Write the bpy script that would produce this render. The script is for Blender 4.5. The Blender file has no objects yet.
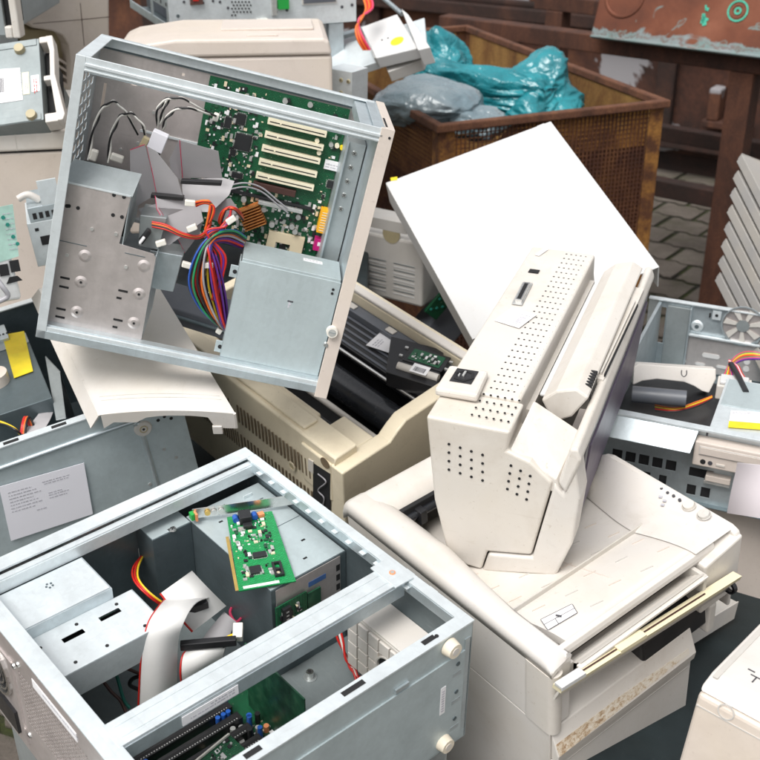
import bpy, math, random
from mathutils import Matrix, Vector, Euler, noise
random.seed(7)
scn = bpy.context.scene
col = scn.collection
R_ = math.radians

# ------------------------------------------------------------------ camera
FPX, PITCH, EYE = 1125.0, 27.0, Vector((0, 0, 1.75))
cp, sp = math.cos(R_(PITCH)), math.sin(R_(PITCH))
CAM_R, CAM_F, CAM_D = Vector((1, 0, 0)), Vector((0, cp, -sp)), Vector((0, -sp, -cp))

def ray(px, py):
    return CAM_R * ((px - 380) / FPX) + CAM_D * ((py - 380) / FPX) + CAM_F

def at(px, py, dep):
    """world point seen at that place of the photo, dep metres in front of the camera"""
    return EYE + ray(px, py) * dep

cam_d = bpy.data.cameras.new('camera')
cam_d.angle = 2 * math.atan(380 / FPX)
cam_d.clip_start, cam_d.clip_end = 0.05, 500
cam = bpy.data.objects.new('camera', cam_d)
cam.location = EYE
cam.rotation_euler = (R_(90 - PITCH), 0, 0)
cam_d.dof.use_dof = True
cam_d.dof.focus_distance = 1.45
cam_d.dof.aperture_fstop = 11
col.objects.link(cam)
scn.camera = cam

# ------------------------------------------------------------------ materials
MATS = {}

def node_mat(name):
    m = bpy.data.materials.new(name)
    m.use_nodes = True
    nt = m.node_tree
    b = nt.nodes['Principled BSDF']
    tc = nt.nodes.new('ShaderNodeTexCoord')
    oi = nt.nodes.new('ShaderNodeObjectInfo')
    ad = nt.nodes.new('ShaderNodeVectorMath'); ad.operation = 'ADD'
    nt.links.new(tc.outputs['Object'], ad.inputs[0])
    mu = nt.nodes.new('ShaderNodeMath'); mu.operation = 'MULTIPLY'; mu.inputs[1].default_value = 7.0
    nt.links.new(oi.outputs['Random'], mu.inputs[0])
    nt.links.new(mu.outputs[0], ad.inputs[1])
    MATS[name] = m
    return m, nt, b, ad.outputs[0], tc.outputs['Object']

def nz(nt, vec, scale, detail=4, rough=.55, stretch=None, dist=0):
    if stretch:
        mp = nt.nodes.new('ShaderNodeMapping'); mp.inputs['Scale'].default_value = stretch
        nt.links.new(vec, mp.inputs['Vector']); vec = mp.outputs[0]
    n = nt.nodes.new('ShaderNodeTexNoise')
    n.inputs['Scale'].default_value = scale; n.inputs['Detail'].default_value = detail
    n.inputs['Roughness'].default_value = rough; n.inputs['Distortion'].default_value = dist
    nt.links.new(vec, n.inputs['Vector'])
    return n.outputs['Fac']

def ramp(nt, fac, stops):
    r = nt.nodes.new('ShaderNodeValToRGB')
    e = r.color_ramp.elements
    while len(e) < len(stops): e.new(.5)
    for k, (p, c) in enumerate(stops):
        e[k].position = p
        e[k].color = (c, c, c, 1) if isinstance(c, (int, float)) else (*c, 1)
    nt.links.new(fac, r.inputs['Fac'])
    return r.outputs['Color']

def mixc(nt, fac, a, b, mode='MIX'):
    m = nt.nodes.new('ShaderNodeMix'); m.data_type = 'RGBA'; m.blend_type = mode
    for sock, v in ((m.inputs[0], fac), (m.inputs[6], a), (m.inputs[7], b)):
        if isinstance(v, (int, float)): sock.default_value = v
        elif isinstance(v, tuple): sock.default_value = (*v, 1)
        else: nt.links.new(v, sock)
    return m.outputs[2]

def bump(nt, b, fac, strength, dist=.002):
    n = nt.nodes.new('ShaderNodeBump'); n.inputs['Strength'].default_value = strength
    n.inputs['Distance'].default_value = dist
    nt.links.new(fac, n.inputs['Height']); nt.links.new(n.outputs[0], b.inputs['Normal'])

def plain(name, c, rough=.5, metal=0.0, var=.12, scale=14, dirt=0.0, dirtcol=(.16, .11, .07), dirtscale=9, scratch=0.0, scrcol=(.3, .27, .24), bmp=0.0, bscale=500, spec=.5, coat=0):
    m, nt, b, v, _ = node_mat(name)
    f = nz(nt, v, scale)
    lo = tuple(x * (1 - var) for x in c); hi = tuple(min(1, x * (1 + var * .6)) for x in c)
    out = ramp(nt, f, [(.3, lo), (.7, hi)])
    if name in ('white_plastic', 'ivory_plastic', 'aged_beige', 'pink_beige', 'grey_plastic', 'slat_grey'):
        yl = nz(nt, v, 3.2, 4, .6, None, .6)
        out = mixc(nt, ramp(nt, yl, [(.42, 0.0), (.70, .22)]), out, (.60, .50, .34) if name != 'clean_white' else (.72, .70, .64))
        sm = nz(nt, v, 11, 6, .7, None, 1.0)
        out = mixc(nt, ramp(nt, sm, [(.60, 0.0), (.74, .16)]), out, (.30, .24, .18))
    if 'zinc' in name or name in ('grey_steel', 'case_grey'):
        vo = nt.nodes.new('ShaderNodeTexVoronoi'); vo.inputs['Scale'].default_value = 190
        nt.links.new(v, vo.inputs['Vector'])
        bw = nt.nodes.new('ShaderNodeRGBToBW'); nt.links.new(vo.outputs['Color'], bw.inputs[0])
        out = mixc(nt, 1.0, out, ramp(nt, bw.outputs[0], [(.2, .955), (.8, 1.0)]), 'MULTIPLY')
        st = nz(nt, v, 30, 4, .6, (1, .06, 1), .3)
        out = mixc(nt, 1.0, out, ramp(nt, st, [(.3, .90), (.6, 1.0)]), 'MULTIPLY')
    if dirt:
        d = nz(nt, v, dirtscale, 8, .68, dist=.4)
        dm = ramp(nt, d, [(.5, 0.0), (.78, dirt)])
        out = mixc(nt, dm, out, dirtcol)
        sp_ = nz(nt, v, dirtscale * 22, 2, .5)
        out = mixc(nt, ramp(nt, sp_, [(.68, 0.0), (.76, dirt * .9)]), out, dirtcol)
    if scratch:
        s = nz(nt, v, 22, 3, .5, (1, 9, 9), .6)
        s2 = nz(nt, v, 20, 3, .5, (9, 1, 7), .6)
        sm = mixc(nt, 1.0, ramp(nt, s, [(.66, 0.0), (.72, scratch)]), ramp(nt, s2, [(.66, 0.0), (.72, scratch)]), 'ADD')
        out = mixc(nt, sm, out, scrcol)
    nt.links.new(out, b.inputs['Base Color'])
    b.inputs['Metallic'].default_value = metal
    b.inputs['Specular IOR Level'].default_value = spec
    rr = nz(nt, v, scale * 2.3, 5)
    mr = nt.nodes.new('ShaderNodeMapRange'); mr.inputs[3].default_value = max(.02, rough - .1); mr.inputs[4].default_value = min(1, rough + .12)
    nt.links.new(rr, mr.inputs[0]); nt.links.new(mr.outputs[0], b.inputs['Roughness'])
    if coat: b.inputs['Coat Weight'].default_value = coat
    if bmp: bump(nt, b, nz(nt, v, bscale, 2), bmp, .0006)
    return m

ZINC = (.61, .68, .71)
plain('zinc_steel', ZINC, .40, .72, .10, 30, .25, (.36, .38, .38), 14, .22, (.42, .45, .46), .15, 260)
plain('bright_zinc', (.77, .825, .845), .42, .45, .07, 30, .2, (.42, .43, .42), 14, .15, (.5, .52, .53))
plain('warm_reflect_zinc', (.66, .60, .58), .40, .7, .09, 24, .2, (.4, .36, .34), 12, .2, (.45, .41, .39), .12, 260)  # zinc with a pinkish reflection put into its colour
plain('psu_zinc', (.50, .575, .59), .48, .35, .07, 10, .12, (.3, .32, .31), 10, .1, (.36, .4, .39))
plain('shaded_zinc', (.15, .19, .205), .42, .6, .12, 18, .2, (.14, .15, .15), 10, .12, (.32, .35, .36))  # zinc darkened to carry the shade inside the cases
plain('grey_steel', (.44, .48, .485), .42, .6, .10, 16, .2, (.2, .21, .2), 10, .15, (.42, .45, .46))
plain('white_plastic', (.68, .648, .612), .42, 0, .04, 8, .30, (.42, .35, .27), 7, .16, (.55, .50, .44), .08, 700)
plain('clean_white', (.63, .628, .622), .38, 0, .03, 6, .2, (.5, .46, .40), 6, .16, (.52, .5, .47), .06, 700)
plain('ivory_plastic', (.67, .634, .588), .42, 0, .05, 8, .34, (.34, .26, .18), 8, .16, (.45, .38, .30), .08, 700)
plain('aged_beige', (.75, .665, .50), .42, 0, .06, 7, .30, (.25, .17, .09), 10, .1, (.4, .32, .22), .1, 600)
plain('pink_beige', (.64, .565, .505), .46, 0, .05, 7, .28, (.32, .25, .2), 8, .12, (.45, .39, .33), .08, 600)
plain('grey_plastic', (.56, .54, .51), .46, 0, .05, 8, .26, (.28, .24, .2), 8, .1)
plain('slat_grey', (.30, .29, .28), .5, 0, .06, 8, .25, (.24, .21, .18), 9, .1)
plain('yellowed_plastic', (.80, .72, .50), .42, 0, .05, 8, .2, (.45, .35, .2), 8)
plain('black_plastic', (.018, .018, .020), .34, 0, .3, 20, .2, (.08, .07, .06), 12)
plain('black_roller', (.022, .024, .028), .24, 0, .3, 20, .12, (.09, .08, .07), 14, coat=.2)
plain('slate_plastic', (.11, .12, .14), .4, 0, .15, 12, .25, (.2, .18, .16), 12)
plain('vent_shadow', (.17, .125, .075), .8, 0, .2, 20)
plain('shade_steel', (.022, .034, .038), .5, .3, .3, 12, .3, (.06, .07, .07), 8)  # near black, the shade of the gaps put into the colour
plain('verdigris', (.05, .38, .26), .7, 0, .3, 60)
plain('mint_label', (.42, .62, .54), .5, 0, .25, 30, .3, (.2, .42, .36), 30)
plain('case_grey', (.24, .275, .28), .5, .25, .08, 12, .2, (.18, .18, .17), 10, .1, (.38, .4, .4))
plain('hole_dark', (.012, .012, .013), .8, 0, .2, 20)
plain('screen_glass', (.11, .09, .125), .42, 0, .05, 5, .1, (.3, .27, .27), 6, spec=.25)
plain('screen_border', (.17, .165, .175), .4, 0, .06, 6)
plain('paper', (.80, .79, .84), .7, 0, .03, 8)
plain('pink_paper', (.80, .74, .77), .7, 0, .05, 12)
plain('ink', (.50, .49, .53), .7, 0, .2, 60)
plain('dark_ink', (.06, .06, .07), .6, 0, .2, 60)
plain('blue_ink', (.05, .12, .3), .6, 0, .2, 60)
plain('white_label', (.80, .79, .80), .5, 0, .03, 30)
plain('cream_label', (.72, .68, .50), .5, 0, .05, 30)
plain('yellow_label', (.80, .62, .02), .45, 0, .12, 40, .25, (.55, .38, .02), 30)
plain('steel_bright', (.72, .71, .69), .28, 1.0, .06, 60)
plain('gold_pins', (.75, .52, .16), .35, .7, .12, 60)
plain('copper_fins', (.62, .26, .08), .38, .55, .12, 40)
plain('pcb_dark', (.012, .07, .035), .36, 0, .5, 60, .4, (.10, .17, .10), 60)
plain('chip_black', (.018, .019, .021), .38, 0, .2, 50)
plain('tin', (.62, .62, .60), .35, .6, .15, 80)
plain('slot_cream', (.80, .73, .55), .42, 0, .04, 30)
plain('socket_ivory', (.70, .60, .42), .45, 0, .06, 30)
plain('orange_plug', (.88, .42, .01), .4, 0, .08, 30)
plain('magenta_plug', (.48, .01, .16), .35, 0, .08, 30)
plain('brown_slot', (.06, .025, .02), .4, 0, .2, 30)
plain('blue_part', (.02, .10, .42), .35, 0, .1, 30)
plain('green_part', (.02, .36, .06), .4, 0, .1, 30)
plain('orange_part', (.75, .28, .12), .5, 0, .1, 30)
plain('nylon', (.78, .75, .68), .4, 0, .06, 40)
plain('foot_beige', (.74, .66, .53), .5, 0, .05, 30, .2)
plain('foot_dirty', (.42, .36, .22), .5, 0, .1, 30, .3)
plain('ribbon_grey', (.44, .425, .435), .48, 0, .05, 30)
plain('ribbon_white', (.74, .73, .71), .46, 0, .05, 30)
WIRE = {'red': (.55, .02, .015), 'orange': (.78, .17, .02), 'yellow': (.85, .58, .03), 'black': (.016, .016, .018), 'purple': (.12, .03, .26), 'blue': (.03, .10, .42), 'green': (.02, .26, .10), 'white': (.75, .73, .68), 'grey': (.34, .33, .35), 'brown': (.12, .06, .05), 'pink': (.70, .06, .14), 'teal': (.02, .22, .17)}
for k_, c_ in WIRE.items(): plain(k_ + '_wire', c_, .38, 0, .08, 60)

def pcb(name, base, light):
    m, nt, b, v, o = node_mat(name)
    vo = nt.nodes.new('ShaderNodeTexVoronoi'); vo.inputs['Scale'].default_value = 210; vo.distance = 'MANHATTAN'
    nt.links.new(o, vo.inputs['Vector'])
    big = nz(nt, o, 34, 3, .6)
    spk = ramp(nt, vo.outputs['Distance'], [(.14, 1.0), (.22, 0.0)])
    msk = mixc(nt, 1.0, spk, ramp(nt, big, [(.46, 0.0), (.56, .8)]), 'MULTIPLY')
    tr = nt.nodes.new('ShaderNodeTexBrick'); tr.inputs['Scale'].default_value = 120
    tr.inputs['Color1'].default_value = (*base, 1); tr.inputs['Color2'].default_value = (*[x * 1.5 for x in base], 1)
    tr.inputs['Mortar'].default_value = (*[x * .6 for x in base], 1); tr.inputs['Mortar Size'].default_value = .05
    nt.links.new(o, tr.inputs['Vector'])
    out = mixc(nt, msk, tr.outputs['Color'], light)
    nt.links.new(out, b.inputs['Base Color']); b.inputs['Roughness'].default_value = .35
    return m
pcb('pcb_green', (.008, .085, .035), (.34, .44, .30))
pcb('pcb_bright', (.012, .26, .075), (.45, .66, .45))

def rust(name, stops, scale, patches=None, streak=False):
    m, nt, b, v, o = node_mat(name)
    f = nz(nt, v, scale, 9, .7, (1, 1, .35) if streak else None, .5)
    out = ramp(nt, f, stops)
    fine = nz(nt, v, scale * 18, 4, .7)
    out = mixc(nt, .55, out, ramp(nt, fine, [(.3, .25), (.7, 1.0)]), 'MULTIPLY')
    if patches:
        pc, th = patches
        p = nz(nt, v, scale * .55, 6, .6, None, .7)
        out = mixc(nt, ramp(nt, p, [(th, 0.0), (th + .015, 1.0)]), out, pc)
    nt.links.new(out, b.inputs['Base Color'])
    b.inputs['Roughness'].default_value = .82
    bump(nt, b, fine, .5, .003)
    return m
rust('rust_bin', [(.30, (.03, .012, .006)), (.46, (.12, .042, .014)), (.60, (.34, .15, .03)), (.8, (.46, .26, .07))], 9)
rust('rust_panel', [(.30, (.03, .011, .007)), (.46, (.09, .03, .014)), (.6, (.18, .07, .025)), (.74, (.36, .17, .04))], 6)
rust('rust_rim', [(.30, (.05, .02, .01)), (.5, (.14, .055, .028)), (.75, (.26, .11, .05))], 12)
rust('rust_inside', [(.28, (.05, .02, .009)), (.42, (.19, .085, .022)), (.6, (.36, .20, .055)), (.8, (.34, .23, .10))], 6, None, True)
rust('rust_dark', [(.35, (.012, .006, .004)), (.55, (.035, .013, .008)), (.75, (.08, .03, .015))], 5)
rust('rust_wall', [(.32, (.022, .010, .007)), (.5, (.075, .026, .014)), (.7, (.16, .06, .026))], 2.6, ((.27, .26, .27), .575))
rust('rust_frame', [(.3, (.02, .008, .005)), (.5, (.065, .023, .012)), (.75, (.15, .055, .026))], 7, None, True)

def copper_sheet():
    m, nt, b, v, o = node_mat('copper_patina')
    f = nz(nt, o, 4, 6, .6)
    out = ramp(nt, f, [(.3, (.06, .02, .012)), (.55, (.15, .048, .024)), (.8, (.24, .09, .05))])
    # verdigris runs near the lower edge (local z small) and in rings
    sx = nt.nodes.new('ShaderNodeSeparateXYZ'); nt.links.new(o, sx.inputs[0])
    zz = nt.nodes.new('ShaderNodeMath'); zz.operation = 'MULTIPLY_ADD'; zz.inputs[1].default_value = -8.0; zz.inputs[2].default_value = .55
    nt.links.new(sx.outputs['Z'], zz.inputs[0])
    n2 = nz(nt, o, 9, 7, .65, None, 1.4)
    s = nt.nodes.new('ShaderNodeMath'); s.operation = 'ADD'
    nt.links.new(zz.outputs[0], s.inputs[0]); nt.links.new(n2, s.inputs[1])
    edge = ramp(nt, s.outputs[0], [(.82, 0.0), (.90, .8), (.99, .25), (1.0, .75)])
    out = mixc(nt, edge, out, mixc(nt, nz(nt, o, 22, 3), (.30, .33, .36), (.12, .27, .25)))
    n3 = nz(nt, o, 5.5, 3, .5, None, 2.5)
    out = mixc(nt, ramp(nt, n3, [(.62, 0.0), (.645, .85), (.67, .2), (.8, 0.0)]), out, (.16, .24, .23))
    nt.links.new(out, b.inputs['Base Color'])
    b.inputs['Metallic'].default_value = .55; b.inputs['Roughness'].default_value = .5
    bump(nt, b, nz(nt, o, 30, 5), .25, .003)
copper_sheet()

def dirt_mat():
    m, nt, b, v, o = node_mat('rust_dirt')
    sx = nt.nodes.new('ShaderNodeSeparateXYZ'); nt.links.new(o, sx.inputs[0])
    f = nz(nt, o, 170, 6, .75, (1, .6, 1), .2)
    a = nt.nodes.new('ShaderNodeMath'); a.operation = 'MULTIPLY_ADD'; a.inputs[1].default_value = -.55; a.inputs[2].default_value = .06
    nt.links.new(sx.outputs['Y'], a.inputs[0])
    s = nt.nodes.new('ShaderNodeMath'); s.operation = 'ADD'; nt.links.new(f, s.inputs[0]); nt.links.new(a.outputs[0], s.inputs[1])
    out = ramp(nt, s.outputs[0], [(.42, (.68, .63, .55)), (.53, (.56, .46, .34)), (.62, (.36, .24, .14)), (.74, (.12, .06, .03))])
    nt.links.new(out, b.inputs['Base Color']); b.inputs['Roughness'].default_value = .85
dirt_mat()

def bag_mat(name, c, c2):
    m, nt, b, v, o = node_mat(name)
    out = ramp(nt, nz(nt, v, 9, 5), [(.35, c), (.65, c2)])
    nt.links.new(out, b.inputs['Base Color'])
    b.inputs['Roughness'].default_value = .22
    b.inputs['Specular IOR Level'].default_value = .7
    w = nz(nt, v, 20, 3, .5, (1, .35, 1), 2.2)
    bump(nt, b, w, .5, .012)
bag_mat('teal_film', (.010, .15, .18), (.02, .25, .29))
bag_mat('grey_film', (.15, .21, .24), (.25, .30, .32))

def paver_mat():
    m, nt, b, v, o = node_mat('paver_stone')
    f = nz(nt, o, 6, 8, .65)
    out = ramp(nt, f, [(.3, (.075, .062, .05)), (.5, (.12, .10, .083)), (.75, (.17, .148, .125))])
    out = mixc(nt, ramp(nt, nz(nt, o, 3.2, 6, .7), [(.5, 0.0), (.72, .6)]), out, (.05, .055, .02))
    out = mixc(nt, .5, out, ramp(nt, nz(nt, o, 160, 3), [(.3, .5), (.7, 1.0)]), 'MULTIPLY')
    nt.links.new(out, b.inputs['Base Color']); b.inputs['Roughness'].default_value = .85
    bump(nt, b, nz(nt, o, 120, 5), .5, .004)
    m, nt, b, v, o = node_mat('joint_moss')
    out = ramp(nt, nz(nt, o, 9, 6, .7), [(.4, (.014, .012, .008)), (.62, (.035, .045, .008))])
    nt.links.new(out, b.inputs['Base Color']); b.inputs['Roughness'].default_value = .95
    bump(nt, b, nz(nt, o, 90, 5), .8, .006)
paver_mat()

# ------------------------------------------------------------------ mesh builder
def vv(p): return Vector(p)

class MB:
    def __init__(s):
        s.v, s.f, s.m, s.s, s.mats = [], [], [], [], []
    def mi(s, mat):
        if mat not in s.mats: s.mats.append(mat)
        return s.mats.index(mat)
    def add(s, verts, faces, mat, smooth=False):
        o = len(s.v); s.v += [tuple(p) for p in verts]
        k = s.mi(mat)
        for f in faces:
            s.f.append([i + o for i in f]); s.m.append(k); s.s.append(smooth)
        return s
    def para(s, p, ex, ey, ez, mat):
        p, ex, ey, ez = vv(p), vv(ex), vv(ey), vv(ez)
        V = [p, p + ex, p + ex + ey, p + ey, p + ez, p + ex + ez, p + ex + ey + ez, p + ey + ez]
        F = [(0, 3, 2, 1), (4, 5, 6, 7), (0, 1, 5, 4), (1, 2, 6, 5), (2, 3, 7, 6), (3, 0, 4, 7)]
        if ex.cross(ey).dot(ez) < 0: F = [f[::-1] for f in F]
        return s.add(V, F, mat)
    def box(s, x0, x1, y0, y1, z0, z1, mat):
        return s.para((x0, y0, z0), (x1 - x0, 0, 0), (0, y1 - y0, 0), (0, 0, z1 - z0), mat)
    def obox(s, c, size, rot, mat):
        r = Euler(rot).to_matrix(); h = [Vector(r.col[k]) * size[k] for k in range(3)]
        return s.para(vv(c) - (h[0] + h[1] + h[2]) / 2, h[0], h[1], h[2], mat)
    def prism(s, poly, vec, mat, smooth=False):
        P = [vv(p) for p in poly]; vec = vv(vec); n = len(P)
        nrm = Vector((0, 0, 0))
        for i in range(n): nrm += P[i].cross(P[(i + 1) % n])
        if nrm.dot(vec) < 0: P.reverse()
        V = P + [p + vec for p in P]
        F = [tuple(range(n - 1, -1, -1)), tuple(range(n, 2 * n))]
        F += [(i, (i + 1) % n, (i + 1) % n + n, i + n) for i in range(n)]
        return s.add(V, F, mat, smooth)
    def loft(s, rings, mat, smooth=True, caps=True, closed=True):
        n = len(rings[0]); V = [p for r in rings for p in r]; F = []
        for j in range(len(rings) - 1):
            for i in range(n if closed else n - 1):
                a, b_ = j * n + i, j * n + (i + 1) % n
                F.append((a, b_, b_ + n, a + n))
        s.add(V, F, mat, smooth)
        if caps and closed:
            s.add(rings[0], [tuple(range(n - 1, -1, -1))], mat); s.add(rings[-1], [tuple(range(n))], mat)
        return s
    def cyl(s, p0, p1, r, mat, n=16, r2=None, caps=True):
        p0, p1 = vv(p0), vv(p1); d = (p1 - p0).normalized()
        a = d.orthogonal().normalized(); b_ = d.cross(a); r2 = r if r2 is None else r2
        rg = [[p + (a * math.cos(t) + b_ * math.sin(t)) * q for t in [2 * math.pi * k / n for k in range(n)]] for p, q in ((p0, r), (p1, r2))]
        return s.loft(rg, mat, True, caps)
    def ring(s, c, nrm, r0, r1, h, mat, n=24):
        c, d = vv(c), vv(nrm).normalized(); a = d.orthogonal().normalized(); b_ = d.cross(a)
        def R(r, z): return [c + d * z + (a * math.cos(t) + b_ * math.sin(t)) * r for t in [2 * math.pi * k / n for k in range(n)]]
        return s.loft([R(r0, 0), R(r0, h), R(r1, h), R(r1, 0)], mat, False, False)
    def tube(s, pts, r, mat, n=7, sub=6, caps=True):
        P = spline(pts, sub); a = None; rings = []
        for i, p in enumerate(P):
            d = (P[min(i + 1, len(P) - 1)] - P[max(i - 1, 0)]).normalized()
            a = d.orthogonal().normalized() if a is None else (a - d * a.dot(d)).normalized()
            b_ = d.cross(a)
            rings.append([p + (a * math.cos(t) + b_ * math.sin(t)) * r for t in [2 * math.pi * k / n for k in range(n)]])
        return s.loft(rings, mat, True, caps)
    def ribbon(s, L, Rr, mat, th=.001, sub=6, f0=0, f1=1):
        A, B = spline(L, sub), spline(Rr, sub)
        rings = []
        for i in range(len(A)):
            a, b_ = A[i], B[i]; w = b_ - a
            t = A[min(i + 1, len(A) - 1)] - A[max(i - 1, 0)]
            nn = w.cross(t).normalized() * th / 2
            p, q = a + w * f0, a + w * f1
            rings.append([p + nn, q + nn, q - nn, p - nn])
        return s.loft(rings, mat, False)
    def plate(s, o, ex, ey, th, holes, mat):
        """flat plate with rectangular holes; holes as (u0,u1,v0,v1) in metres along ex, ey; th along ex x ey"""
        o, ex, ey = vv(o), vv(ex), vv(ey); W, H_ = ex.length, ey.length
        ux, uy = ex / W, ey / H_; n = ux.cross(uy)
        xs = sorted({0, W, *[h[0] for h in holes], *[h[1] for h in holes]}); ys = sorted({0, H_, *[h[2] for h in holes], *[h[3] for h in holes]})
        xs = [x for x in xs if 0 <= x <= W]; ys = [y for y in ys if 0 <= y <= H_]
        nx, ny = len(xs) - 1, len(ys) - 1
        def solid(i, j):
            if not (0 <= i < nx and 0 <= j < ny): return False
            cx, cy = (xs[i] + xs[i + 1]) / 2, (ys[j] + ys[j + 1]) / 2
            return not any(h[0] < cx < h[1] and h[2] < cy < h[3] for h in holes)
        idx = {}; V = []; F = []
        def P(i, j, k):
            if (i, j, k) not in idx:
                idx[(i, j, k)] = len(V); V.append(o + ux * xs[i] + uy * ys[j] + n * (th * k))
            return idx[(i, j, k)]
        for i in range(nx):
            for j in range(ny):
                if not solid(i, j): continue
                F.append((P(i, j, 1), P(i + 1, j, 1), P(i + 1, j + 1, 1), P(i, j + 1, 1)))
                F.append((P(i, j, 0), P(i, j + 1, 0), P(i + 1, j + 1, 0), P(i + 1, j, 0)))
                for (di, dj, a, b_) in ((-1, 0, (i, j + 1), (i, j)), (1, 0, (i + 1, j), (i + 1, j + 1)), (0, -1, (i, j), (i + 1, j)), (0, 1, (i + 1, j + 1), (i, j + 1))):
                    if not solid(i + di, j + dj):
                        F.append((P(*a, 0), P(*b_, 0), P(*b_, 1), P(*a, 1)))
        return s.add(V, F, mat)
    def disc(s, c, nrm, r, mat, n=10, th=.0006):
        c, d = vv(c), vv(nrm).normalized()
        return s.cyl(c - d * th * .5, c + d * th, r, mat, n)
    def build(s, name, parent=None, bevel=0.0, M=None, seg=2):
        me = bpy.data.meshes.new(name)
        me.from_pydata(s.v, [], s.f)
        for m in s.mats: me.materials.append(MATS[m])
        me.polygons.foreach_set('material_index', s.m); me.polygons.foreach_set('use_smooth', s.s)
        me.update()
        o = bpy.data.objects.new(name, me); col.objects.link(o)
        if parent is not None: o.parent = parent
        if M is not None: o.matrix_world = M
        if bevel:
            b = o.modifiers.new('bevel', 'BEVEL'); b.width = bevel; b.segments = seg; b.limit_method = 'ANGLE'; b.angle_limit = R_(40)
            b.use_clamp_overlap = True
        return o

def spline(pts, sub):
    P = [vv(p) for p in pts]
    if len(P) < 3 or sub < 2: return P
    out = []
    for i in range(len(P) - 1):
        p0, p1, p2, p3 = P[max(i - 1, 0)], P[i], P[i + 1], P[min(i + 2, len(P) - 1)]
        for k in range(sub):
            t = k / sub
            out.append(.5 * ((2 * p1) + (p2 - p0) * t + (2 * p0 - 5 * p1 + 4 * p2 - p3) * t * t + (3 * p1 - p0 - 3 * p2 + p3) * t ** 3))
    return out + [P[-1]]

class Pose:
    """where a thing stands: axes and origin in metres; L() gives the local point seen at a place of the photo on one of its own planes"""
    def __init__(s, R, t):
        s.R = Matrix(R); s.t = Vector(t)
        s.M = Matrix.Translation(s.t) @ s.R.to_4x4()
        s.Ri = s.R.inverted()
    def L(s, px, py, axis, val):
        o = s.Ri @ (EYE - s.t); v = s.Ri @ ray(px, py)
        return o + v * ((val - o[axis]) / v[axis])
    def Q(s, pts, axis, val): return [s.L(p[0], p[1], axis, val) for p in pts]
    def W(s, p): return s.Ri @ (vv(p) - s.t)      # world -> local
    def A(s, px, py, dep): return s.W(at(px, py, dep))

def axes(o, px, pz):
    """pose with origin o, x towards px, z near pz"""
    x = (vv(px) - vv(o)).normalized(); z = vv(pz); y = z.cross(x).normalized(); z = x.cross(y)
    return Pose([[x[i], y[i], z[i]] for i in range(3)], o)

def thing(name, label, cat, pose, group=None):
    e = bpy.data.objects.new(name, None); col.objects.link(e)
    e.empty_display_size = .05; e.matrix_world = pose.M
    return tag(e, label, cat, group)

def tag(o, label=None, cat=None, group=None, kind=None):
    if label: o['label'] = label
    if cat: o['category'] = cat
    if group: o['group'] = group
    if kind: o['kind'] = kind
    return o

UP = Vector((0, 0, 1))

# ------------------------------------------------------------------ small helpers for electronics
def smd(mb, pose_o, ex, ey, n, seed, avoid=(), up=None):
    """small parts soldered on a board: o + u*ex + v*ey, growing along n"""
    rg = random.Random(seed); ex, ey, n = vv(ex), vv(ey), vv(n)
    W, H_ = ex.length, ey.length; ux, uy = ex / W, ey / H_
    cnt = int(W * H_ * 26000)
    for _ in range(cnt):
        u, v = rg.uniform(.004, W - .008), rg.uniform(.004, H_ - .008)
        if any(a[0] - .003 < u < a[1] and a[2] - .003 < v < a[3] for a in avoid): continue
        w, h, t = rg.choice([(.002, .001, .0008), (.003, .0016, .001), (.0014, .0028, .001), (.005, .004, .0015), (.004, .007, .002), (.0022, .0022, .003)])
        m = rg.choice(['tin', 'chip_black', 'tin', 'socket_ivory', 'chip_black', 'white_label', 'pcb_dark'])
        mb.para(vv(pose_o) + ux * u + uy * v, ux * w, uy * h, n * t, m)
    return mb

def chip(mb, c, ex, ey, n, w, h, t=.0025, pins=True, mat='chip_black'):
    ex, ey, n, c = vv(ex).normalized(), vv(ey).normalized(), vv(n).normalized(), vv(c)
    mb.para(c - ex * w / 2 - ey * h / 2 + n * .0006, ex * w, ey * h, n * t, mat)
    if pins:
        k = max(4, int(w / .0018)); kk = max(4, int(h / .0018))
        for i in range(k):
            for sgn in (-1, 1):
                mb.para(c + ex * (-w / 2 + (i + .25) * w / k) + ey * (sgn * (h / 2 + .0009) - .0009), ex * w / k * .5, ey * .0018, n * .001, 'tin')
        for i in range(kk):
            for sgn in (-1, 1):
                mb.para(c + ey * (-h / 2 + (i + .25) * h / kk) + ex * (sgn * (w / 2 + .0009) - .0009), ex * .0018, ey * h / kk * .5, n * .001, 'tin')

def text_rows(mb, o, ex, ey, n, rows, mat='ink', seed=1, h=.0022):
    """illegible small print: rows of short dashes; rows = (u, v, length)"""
    rg = random.Random(seed); ex, ey, n = vv(ex).normalized(), vv(ey).normalized(), vv(n).normalized()
    for (u, v, ln) in rows:
        x = u
        while x < u + ln:
            w = rg.uniform(.0016, .006)
            mb.para(vv(o) + ex * x + ey * v, ex * min(w, u + ln - x), ey * h, n * .00015, mat)
            x += w + rg.uniform(.0008, .002)
    return mb

def barcode(mb, o, ex, ey, n, w, h, mat='dark_ink', seed=3):
    rg = random.Random(seed); ex, ey, n = vv(ex).normalized(), vv(ey).normalized(), vv(n).normalized(); x = 0
    while x < w:
        b = rg.choice([.0004, .0008, .0012]); mb.para(vv(o) + ex * x, ex * b, ey * h, n * .00015, mat); x += b + rg.choice([.0005, .0009])

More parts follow.
